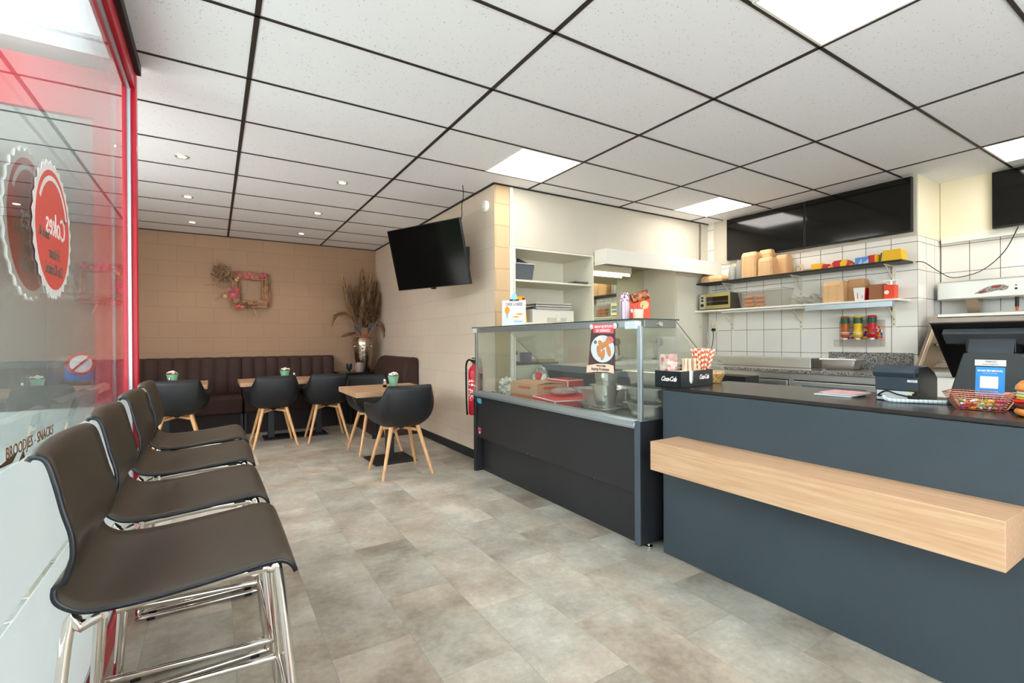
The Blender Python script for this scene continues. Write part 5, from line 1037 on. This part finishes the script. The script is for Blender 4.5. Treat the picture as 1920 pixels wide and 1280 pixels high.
o = obj('screen_cable', MB().tube(catmull([(5.26, 1.70, 1.84), (5.30, 1.65, 1.83), (5.55, 1.62, 1.76), (5.77, 1.58, 1.72), (5.77, 1.40, 1.76), (5.745, 1.25, 1.90), (5.735, 1.16, 2.10)], 8), .0035, 6), rubber); tag(o, 'thin black cable sagging from the upper shelf to the right screen', 'cable')
US, LS = 1.848, 1.513
t = thing('upper_wall_shelf', 'black upper shelf on the white tiled wall', 'shelf', (5.15, 2.75, US)); obj('shelf_board', MB().box(5.02, 5.268, 1.72, 3.795, US-.018, US), black, t, .002); obj('orange_mat', MB().box(5.022, 5.20, 2.40, 3.0, US+.0002, US+.003), mat('orange_vinyl', (226, 130, 50), .5), t)
t2 = thing('lower_wall_shelf', 'white lower shelf on the tiled wall with lamp rail below', 'shelf', (5.15, 2.75, LS)); obj('shelf_board', MB().box(4.99, 5.268, 1.74, 3.795, LS-.018, LS), whitelam, t2, .002)
obj('lamp_rail', MB().box(4.992, 5.05, 1.78, 2.50, LS-.070, LS-.019), alu, t2, .003); obj('lamp_tube', MB().box(5.03, 5.06, 2.50, 3.45, LS-.042, LS-.019), whitelam, t2, .004)
brm = mat('bracket_cream', (226, 218, 200), .45)
for y, s in ((3.46, 'left'), (2.675, 'middle'), (1.86, 'right')):
    t = thing('shelf_upright', 'slotted cream upright with brackets, %s of the three on the tiles' % s, 'bracket', (5.26, y, 1.28))
    obj('upright_rail', MB().box(5.258, 5.2695, y-.013, y+.013, 1.27, 1.83), brm, t)
    sl_ = MB()
    for k in range(12): sl_.box(5.2565, 5.2585, y-.003, y+.003, 1.29+.043*k, 1.302+.043*k)
    obj('slots', sl_, mat('slot_grey', (90, 84, 78), .6), t)
    for zs in (US-.0185, LS-.0185): obj('bracket', MB().prism([(5.257, zs), (5.06, zs), (5.06, zs-.012), (5.235, zs-.014), (5.235, zs-.12), (5.257, zs-.15)], 'y', y-.004, y+.004).prism([(5.08, zs-.012), (5.10, zs-.012), (5.242, zs-.12), (5.242, zs-.14)], 'y', y-.003, y+.003), brm, t)
# pulp food boxes, nested upside down
pulp = mat('pulp_board', (226, 184, 136), .7, var=.06, vscale=30); pulp2 = mat('brown_pulp', (176, 124, 82), .7, var=.06, vscale=30)
def octo(w, h): c_ = .22; p = [(-1+c_, -1), (1-c_, -1), (1, -1+c_), (1, 1-c_), (1-c_, 1), (-1+c_, 1), (-1, 1-c_), (-1, -1+c_)]; return p
def traymesh(w, l):
    m = MB(); p = octo(0, 0); rg = [(.98, 0), (1.0, .003), (.97, .006), (.90, .03), (.80, .046)]
    vs = [(a*w/2*s, b*l/2*s, z) for s, z in rg for a, b in p]; m.add(vs, [(r*8+i, r*8+(i+1) % 8, (r+1)*8+(i+1) % 8, (r+1)*8+i) for r in range(4) for i in range(8)]+[tuple(range(32, 40))]); return m
proto = {}
def stack(x, y, z, w, l, top, a, label, grp, m=pulp, step=.0105):
    n = max(1, int((top-z-.046)/step)+1)
    for i in range(n):
        key = (w, l, m.name)
        if key not in proto: o = proto[key] = obj('pulp_food_box', traymesh(w, l), m, origin=(0, 0, 0), bevel=0)
        else: o = proto[key].copy(); C.objects.link(o)
        o.location = (x, y, z+i*step+.0005); o.rotation_euler.z = a; o['label'] = label; o['category'] = 'food box'; o['group'] = grp
stack(5.12, 3.60, US, .19, .29, US+.085, .05, 'beige pulp box in the low stack at the left end of the upper shelf', 'low left stack of pulp boxes')
stack(5.09, 3.11, US, .16, .18, US+.285, .02, 'beige pulp box in the tallest stack on the upper shelf', 'tallest stack of pulp boxes')
stack(5.195, 2.99, US, .13, .15, US+.30, 0, 'beige pulp box in the stack behind the tallest one on the upper shelf', 'rear stack of pulp boxes')
stack(5.09, 2.925, US, .15, .17, US+.20, -.03, 'beige pulp box in the shorter front stack on the upper shelf', 'shorter front stack of pulp boxes')
stack(5.19, 2.81, US, .14, .13, US+.215, .02, 'beige pulp box in the rightmost stack of the upper shelf group', 'rightmost upper stack of pulp boxes')
stack(5.09, 2.265, LS, .16, .185, LS+.205, .02, 'beige pulp box in the front stack on the lower shelf', 'front lower stack of pulp boxes')
stack(5.19, 2.115, LS, .14, .15, LS+.215, 0, 'brown pulp box in the rear stack on the lower shelf', 'rear lower stack of pulp boxes', mat('tan_pulp', (206, 160, 114), .7))
cupc = mat_glass('clear_cup_plastic', (.93, .93, .92), 1.4, .32, (.93, .92, .88), .8)
c0 = None
for y, n, x in ((3.27, 12, 5.12), (3.35, 7, 5.10)):
    for i in range(n):
        if not c0: c0 = obj('plastic_cup', MB().lathe([(.045, 0), (.046, .003), (.034, .10), (0, .10)], (0, 0, 0), 20), cupc, origin=(0, 0, 0)); o = c0
        else: o = c0.copy(); C.objects.link(o)
        o.location = (x, y, US+.0005+i*.0105); o['label'] = 'upturned clear plastic cup in the stacks left of the tallest pulp boxes'; o['category'] = 'cup'; o['group'] = 'clear cups on the upper shelf'
# small packs on the upper shelf
def pack(name, x, y, z, w, l, h, m, label, cat='packet', a=0, slope=0, extra=None):
    t = thing(name, label, cat); obj('pack_body', MB().prism([(-l/2, 0), (l/2, 0), (l/2-slope, h), (-l/2+slope, h)], 'x', -w/2, w/2), m, t, .002)
    if extra: obj(*extra, t)
    return place(t, x, y, z, a)
ye = mat('pack_yellow', (238, 184, 20), .45); bl = mat('pack_blue', (84, 138, 206), .45); rd = mat('pack_red', (206, 30, 44), .45)
pack('yellow_box', 5.09, 2.42, US+.0005, .08, .10, .058, ye, 'plain yellow box left of the red packets on the upper shelf')
pack('red_packet', 5.08, 2.33, US+.0005, .09, .09, .04, rd, 'low red packet beside the plain yellow box', a=.2, slope=.02)
t = pack('snack_packet', 5.08, 2.20, US+.0005, .10, .22, .06, mat_pattern('mixed_print', [(240, 190, 20), (206, 40, 40), (236, 150, 40), (240, 220, 160)], 18), 'long red and yellow snack packet in the middle of the upper shelf', slope=.06, a=-.05)
pack('blue_box', 5.08, 2.025, US+.0005, .09, .105, .062, mat_pattern('blue_print', [(84, 138, 206), (84, 138, 206), (170, 200, 232)], 50), 'blue printed box on the upper shelf')
pack('red_yellow_box', 5.085, 1.935, US+.0005, .10, .07, .07, rd, 'red box with yellow side right of the blue box', a=-.35, extra=('yellow_side', MB().box(-.0505, .0505, -.0365, -.0352, .002, .066), ye))
pack('chicken_box', 5.10, 1.80, US+.0005, .12, .155, .095, ye, 'large yellow box with blue front at the right end of the upper shelf', slope=.012, extra=('blue_front', MB().box(-.058, .058, .0785, .0795, .004, .080), bl))
pack('wire_clip', 5.10, 2.52, US+.0005, .05, .07, .02, mat('grey_plastic', (150, 150, 148), .5), 'small grey clip lying left of the plain yellow box', 'clip')
t = thing('wall_socket', 'cream wall socket above the upper shelf', 'socket', (5.265, 2.70, 1.905)); obj('socket_plate', MB().box(5.258, 5.2695, 2.655, 2.745, 1.86, 1.95), mat('socket_cream', (236, 226, 196), .4), t, .003); obj('socket_ring', MB().tube([(5.2565, 2.70+.027*math.cos(i*PI/10), 1.905+.027*math.sin(i*PI/10)) for i in range(20)], .002, 5, closed=True), mat('slot_grey', (90, 84, 78), .6), t)
# lower shelf goods
olive = mat('oven_brass', (176, 164, 110), .35, .7)
t = thing('toaster_oven', 'small steel toaster oven at the left end of the lower shelf', 'toaster oven', (5.12, 3.52, LS))
oy0, oy1, ox0, oz1 = 3.32, 3.725, 5.0, LS+.195
obj('oven_body', MB().box(ox0+.012, 5.235, oy0, oy1, LS+.012, oz1), mat('oven_side', (90, 84, 76), .4, .5), t, .004); obj('oven_face', MB().box(ox0, ox0+.012, oy0, oy1, LS+.012, oz1), olive, t, .002)
obj('oven_window', MB().box(ox0-.0015, ox0, oy0+.02, oy1-.10, LS+.055, oz1-.04), mat('oven_glass', (30, 26, 22), .08, spec=.8), t)
obj('control_panel', MB().box(ox0-.001, ox0, oy1-.08, oy1-.01, LS+.02, oz1-.01), mat('panel_steel', (200, 196, 184), .35, .6), t)
for k in range(2): obj('oven_button', MB().box(ox0-.003, ox0-.001, oy1-.06, oy1-.03, LS+.105+.035*k, LS+.127+.035*k), black, t)
obj('oven_dial', MB().cyl((ox0-.016, oy1-.045, LS+.06), (ox0-.001, oy1-.045, LS+.06), .019), black, t); obj('oven_rack', MB().box(ox0-.002, ox0-.0015, oy0+.02, oy1-.10, LS+.095, LS+.099), chrome, t)
for y in (oy0+.03, oy1-.03): obj('oven_foot', MB().cyl((5.03, y, LS+.0005), (5.03, y, LS+.012), .012).cyl((5.2, y, LS+.0005), (5.2, y, LS+.012), .012), black, t)
tubm = mat_glass('cloudy_tub', (.93, .92, .90), 1.4, .2, (.86, .83, .79), .6)
t = thing('plastic_tub', 'translucent tub of bread rolls right of the toaster oven', 'tub', (5.10, 2.98, LS))
q = lambda w, l, z: [(5.115-w/2, 2.98-l/2, z), (5.115+w/2, 2.98-l/2, z), (5.115+w/2, 2.98+l/2, z), (5.115-w/2, 2.98+l/2, z)]
obj('tub_wall', MB().add(q(.20, .42, LS+.0005)+q(.235, .50, LS+.19), [(3, 2, 1, 0)]+[(i, (i+1) % 4, 4+(i+1) % 4, 4+i) for i in range(4)]), tubm, t)
obj('tub_rim', MB().tube([(5.115-.118, 2.73, LS+.19), (5.115+.118, 2.73, LS+.19), (5.115+.118, 3.23, LS+.19), (5.115-.118, 3.23, LS+.19)], .005, 6, closed=True), mat('clear_rim', (206, 206, 206), .3, alpha=.8), t)
bn = mat('bread_crust', (206, 138, 84), .6, var=.1, vscale=20); k = 0
for y in (3.12, 3.00):
    for z in (0, 1, 2):
        o = obj('bread_roll', MB().ball((5.07, y+.006*z, LS+.028+.043*z), .055, .055, .024, 18, 8), bn); tag(o, 'round bread roll in the translucent tub, %s layer, %s pile' % (('bottom', 'middle', 'top')[z], 'left' if y > 3.05 else 'right'), 'bread roll')
t = thing('lid_pile', 'loose pile of cloudy plastic lids in the middle of the lower shelf', 'lids', (5.10, 2.55, LS))
for i in range(11):
    y = 2.65-.028*i; m = MB().lathe([(.0, 0), (.06, .001), (.065, .006), (.062, .008), (.045, .012), (0, .012)], (0, 0, 0), 22).xf(Matrix.Translation((5.09+.02*math.sin(i*2), y, LS+.045+.012*math.sin(i))) @ Matrix.Rotation(.55+.25*math.sin(i*1.7), 4, 'X') @ Matrix.Rotation(.3*math.sin(i*3), 4, 'Y')); obj('plastic_lid', m, cupc, t)
t = thing('chip_box', 'white and red paper snack box on the lower shelf', 'box', (5.08, 2.045, LS))
obj('box_body', MB().taper(5.08, 2.045, LS+.0005, LS+.12, .08, .075, .10, .095), whitep, t, .003); obj('box_print', MB().box(5.036, 5.0375, 2.02, 2.024, LS+.02, LS+.11).box(5.034, 5.0355, 2.055, 2.060, LS+.02, LS+.11), rd, t); obj('red_side', MB().hexa([(5.045, 2.0065, LS+.004), (5.115, 2.0065, LS+.004), (5.115, 2.0075, LS+.004), (5.045, 2.0075, LS+.004)], [(5.035, 1.9965, LS+.118), (5.125, 1.9965, LS+.118), (5.125, 1.9975, LS+.118), (5.035, 1.9975, LS+.118)]), rd, t)
o = obj('brown_box', MB().box(5.05, 5.20, 1.865, 1.985, LS+.0005, LS+.14).rot(.2, (5.12, 1.92)), mat('brown_card', (150, 96, 62), .7), bevel=.002); tag(o, 'brown card box beside the orange canister', 'box')
t = thing('orange_canister', 'orange square canister with metal press handle on the lower shelf', 'canister', (5.08, 1.815, LS))
obj('canister_body', MB().box(5.04, 5.12, 1.777, 1.857, LS+.0005, LS+.125), mat('canister_orange', (232, 66, 22), .4), t, .004); obj('press_handle', MB().cyl((5.08, 1.817, LS+.125), (5.08, 1.817, LS+.16), .012).box(5.055, 5.105, 1.765, 1.869, LS+.16, LS+.168), steel, t); obj('canister_mark', MB().cyl((5.0385, 1.835, LS+.06), (5.0398, 1.835, LS+.06), .018), whitep, t)
# sauce bottles in a clear holder
t = thing('bottle_holder', 'clear acrylic rack on the tiles holding three sauce bottles', 'holder', (5.22, 2.11, 1.1))
acr = mat_glass('acrylic_rack', (.94, .92, .91), 1.45, .16, (.9, .84, .82), 1)
obj('holder_back', MB().box(5.262, 5.268, 1.93, 2.31, 1.09, 1.34), acr, t); obj('holder_shelf', MB().box(5.15, 5.261, 1.93, 2.31, 1.150, 1.154), acr, t); obj('holder_front', MB().box(5.146, 5.1495, 1.93, 2.31, 1.09, 1.154), acr, t)
lg = mat('label_green', (36, 84, 54), .45); lw_ = mat('label_white', (214, 214, 208), .5)
for y, c_, nm in ((2.235, (186, 92, 30), 'brown'), (2.125, (236, 190, 16), 'yellow'), (2.01, (196, 24, 34), 'red')):
    t = thing('sauce_bottle', '%s upside-down sauce bottle in the clear rack' % nm, 'sauce bottle', (5.205, y, 1.1545))
    m_ = mat('sauce_'+nm, c_, .3); P0 = (5.205, y, 1.1545)
    obj('bottle_cap', MB().lathe([(.018, 0), (.020, .018), (0, .019)], P0, 20), whitep, t)
    obj('bottle_body', MB().lathe([(.020, .019), (.038, .035), (.041, .06), (.036, .085), (.030, .10), (.033, .125), (.036, .15), (.036, .215), (.032, .228), (0, .23)], P0, 24), m_, t)
    obj('bottle_label', MB().lathe([(.0368, .155), (.0368, .21)], P0, 24), lg, t, fix=False); obj('neck_label', MB().lathe([(.0405, .052), (.0395, .074)], P0, 24), lw_ if nm != 'red' else lg, t, fix=False)
pr = mat_pattern('graffiti_sticker', [(206, 40, 40), (240, 180, 30), (40, 90, 170), (240, 236, 230)], 45); o = obj('rack_sticker', MB().box(5.2605, 5.2615, 1.95, 2.28, 1.165, 1.215).box(5.2605, 5.2615, 1.95, 2.10, 1.215, 1.28), pr); tag(o, 'colourful lettered sticker behind the sauce bottles', 'sticker')
t = thing('wall_socket', 'cream wall socket with two plugs below the toaster oven', 'socket', (5.265, 3.70, 1.30)); obj('socket_plate', MB().box(5.256, 5.2695, 3.66, 3.735, 1.245, 1.395), mat('socket_cream', (236, 226, 196), .4), t, .003); obj('plug', MB().cyl((5.22, 3.70, 1.285), (5.256, 3.70, 1.285), .018), black, t); obj('plug', MB().cyl((5.22, 3.70, 1.35), (5.256, 3.70, 1.35), .018), whitelam, t)
o = obj('socket_cord', MB().tube(catmull([(5.225, 3.70, 1.275), (5.22, 3.69, 1.20), (5.22, 3.70, 1.12), (5.20, 3.72, 1.02), (5.15, 3.74, .97)], 6), .004, 6), rubber); tag(o, 'black cord hanging from the lower plug', 'cord')
o = obj('socket_cord', MB().tube(catmull([(5.225, 3.70, 1.35), (5.215, 3.74, 1.33), (5.20, 3.76, 1.22), (5.18, 3.73, 1.10), (5.14, 3.76, .99)], 6), .004, 6), mat('white_cord', (226, 222, 212), .5)); tag(o, 'white cord hanging from the upper plug', 'cord')
o = obj('wall_conduit', MB().box(5.250, 5.2695, 3.745, 3.775, .9, 1.84), whitelam, bevel=.004); tag(o, 'white vertical conduit in the tiled wall corner', 'conduit')

# ------------------------------------------------------------------ back counter
granite = mat_pattern('speckled_granite', [(150, 146, 140), (96, 92, 88), (176, 170, 162), (60, 58, 56), (132, 126, 120)], 190, .15)
t = thing('back_counter', 'stainless cooling counter with granite top along the tiled wall', 'counter', (4.98, 2.7, 0))
obj('granite_top', MB().box(4.62, 5.268, 1.72, 3.775, .845, .875), granite, t, .002); obj('granite_upstand', MB().box(5.245, 5.2685, 1.72, 2.40, .8755, 1.035), granite, t, .001)
obj('cabinet_body', MB().box(4.68, 5.26, 1.74, 3.77, .08, .843), steel, t, .002)
obj('top_rail', MB().box(4.665, 4.68, 1.74, 3.77, .79, .84), steel, t)
for y0_, y1_ in ((3.12, 3.70), (2.50, 3.08), (1.76, 2.44)):
    obj('cooler_door', MB().box(4.655, 4.678, y0_, y1_, .12, .77), steel, t, .003); obj('door_seal', MB().box(4.6785, 4.6798, y0_-.006, y1_+.006, .11, .78), black, t)
    obj('door_handle', MB().box(4.648, 4.6545, y0_+.08, y1_-.08, .715, .735), mat('handle_blue', (96, 112, 124), .4, .5), t)
o = obj('steel_upstand_box', MB().box(4.98, 5.20, 2.44, 3.55, .8755, .975), steel, bevel=.004); tag(o, 'long low stainless box on the granite counter', 'steel box')
pan(5.06, 2.20, .8755, .32, .20, .095, 0, 'shallow steel pan with lid on the granite counter', True)
o = obj('dark_crate', MB().box(4.18, 4.40, 2.62, 2.97, .66, .82), black, bevel=.006); tag(o, 'black crate on a trolley behind the counter, left of the coolers', 'crate')
t = thing('trolley', 'dark trolley under the black crate behind the counter', 'trolley', (4.29, 2.8, 0)); obj('trolley_top', MB().box(4.16, 4.42, 2.58, 3.0, .64, .6595), blackmetal, t)
for a in (4.18, 4.40):
    for b in (2.60, 2.98): obj('trolley_leg', MB().box(a-.01, a+.01, b-.01, b+.01, 0, .64), blackmetal, t)

# ------------------------------------------------------------------ fryer wall
t = thing('fryer_range', 'stainless fryer range with slanted side and upper deck at the right', 'fryer', (5.3, .3, 0))
dim = mat('fryer_steel', (188, 172, 152), .35, .9)
obj('range_body', MB().box(4.86, 5.76, -1.4, 1.56, .06, .86), whitelam, t, .004); obj('worktop', MB().box(4.84, 5.77, -1.4, 1.60, .861, .90), steel, t, .004)
obj('side_panel', MB().prism([(4.90, .901), (4.965, .901), (5.40, 1.335), (5.74, 1.335), (5.74, 1.372), (5.345, 1.372)], 'y', 1.575, 1.60), dim, t, .002)
obj('side_sheet', MB().prism([(4.96, .901), (5.74, .901), (5.74, 1.33), (5.39, 1.33)], 'y', 1.59, 1.598), mat('inner_steel', (128, 108, 90), .4, .8), t)
obj('back_sheet', MB().box(5.70, 5.74, -1.4, 1.574, .901, 1.34), dim, t); obj('upper_deck', MB().box(5.33, 5.745, -1.4, 1.574, 1.345, 1.373), steel, t, .003); obj('middle_shelf', MB().box(5.30, 5.699, -1.4, 1.574, 1.10, 1.12), dim, t, .002)
for k in range(3): obj('wire_rack', MB().tube([(5.15, 1.55-.02*k, .93+.01*k), (5.15, 1.2, .93+.01*k)], .004).tube([(5.25, 1.55, .95+.01*k), (5.25, 1.2, .95+.01*k)], .004), chrome, t)
t = thing('fryer_hood', 'stainless bar with oval red and grey emblem on the fryer wall', 'hood', (5.65, .2, 1.5))
obj('hood_bar', MB().box(5.60, 5.752, -1.3, 1.655, 1.505, 1.672), steel, t, .012, 3)
obj('hood_support', MB().prism([(5.62, 1.504), (5.75, 1.504), (5.75, 1.374), (5.70, 1.374)], 'y', 1.385, 1.468), dim, t)
em = [(1.195+.205*(i/24), 0) for i in range(25)]
poly = [(1.405, 1.548), (1.37, 1.572), (1.32, 1.60), (1.27, 1.615), (1.22, 1.612), (1.19, 1.595), (1.195, 1.575), (1.22, 1.562), (1.26, 1.566), (1.30, 1.556), (1.35, 1.546)]
obj('emblem', MB().prism(poly, 'x', 5.5975, 5.5995), mat_pattern('emblem_grey', [(160, 150, 140), (130, 122, 116), (176, 168, 156)], 120), t); obj('emblem_red', MB().prism([(1.30, 1.585), (1.29, 1.603), (1.235, 1.609), (1.24, 1.590)], 'x', 5.5955, 5.5972).prism([(1.38, 1.555), (1.34, 1.573), (1.33, 1.56), (1.36, 1.55)], 'x', 5.5955, 5.5972), mat('emblem_red', (160, 52, 66), .4), t)
for z, m_, r in ((1.60, rd, .006), (1.572, black, .009)): obj('indicator', MB().cyl((5.594, 1.147, z), (5.5995, 1.147, z), r), m_, t)
t = thing('spatula', 'black and orange handled spatula standing on the fryer deck', 'spatula', (5.55, 1.13, 1.3735)); obj('handle', MB().cyl((5.55, 1.132, 1.42), (5.55, 1.132, 1.50), .012), black, t); obj('handle_collar', MB().cyl((5.55, 1.132, 1.385), (5.55, 1.132, 1.4195), .008, .010), mat('collar_orange', (206, 84, 40), .4), t); obj('blade', MB().box(5.49, 5.61, 1.10, 1.24, 1.3735, 1.384), mat('wood_scraper', (226, 210, 180), .5), t)
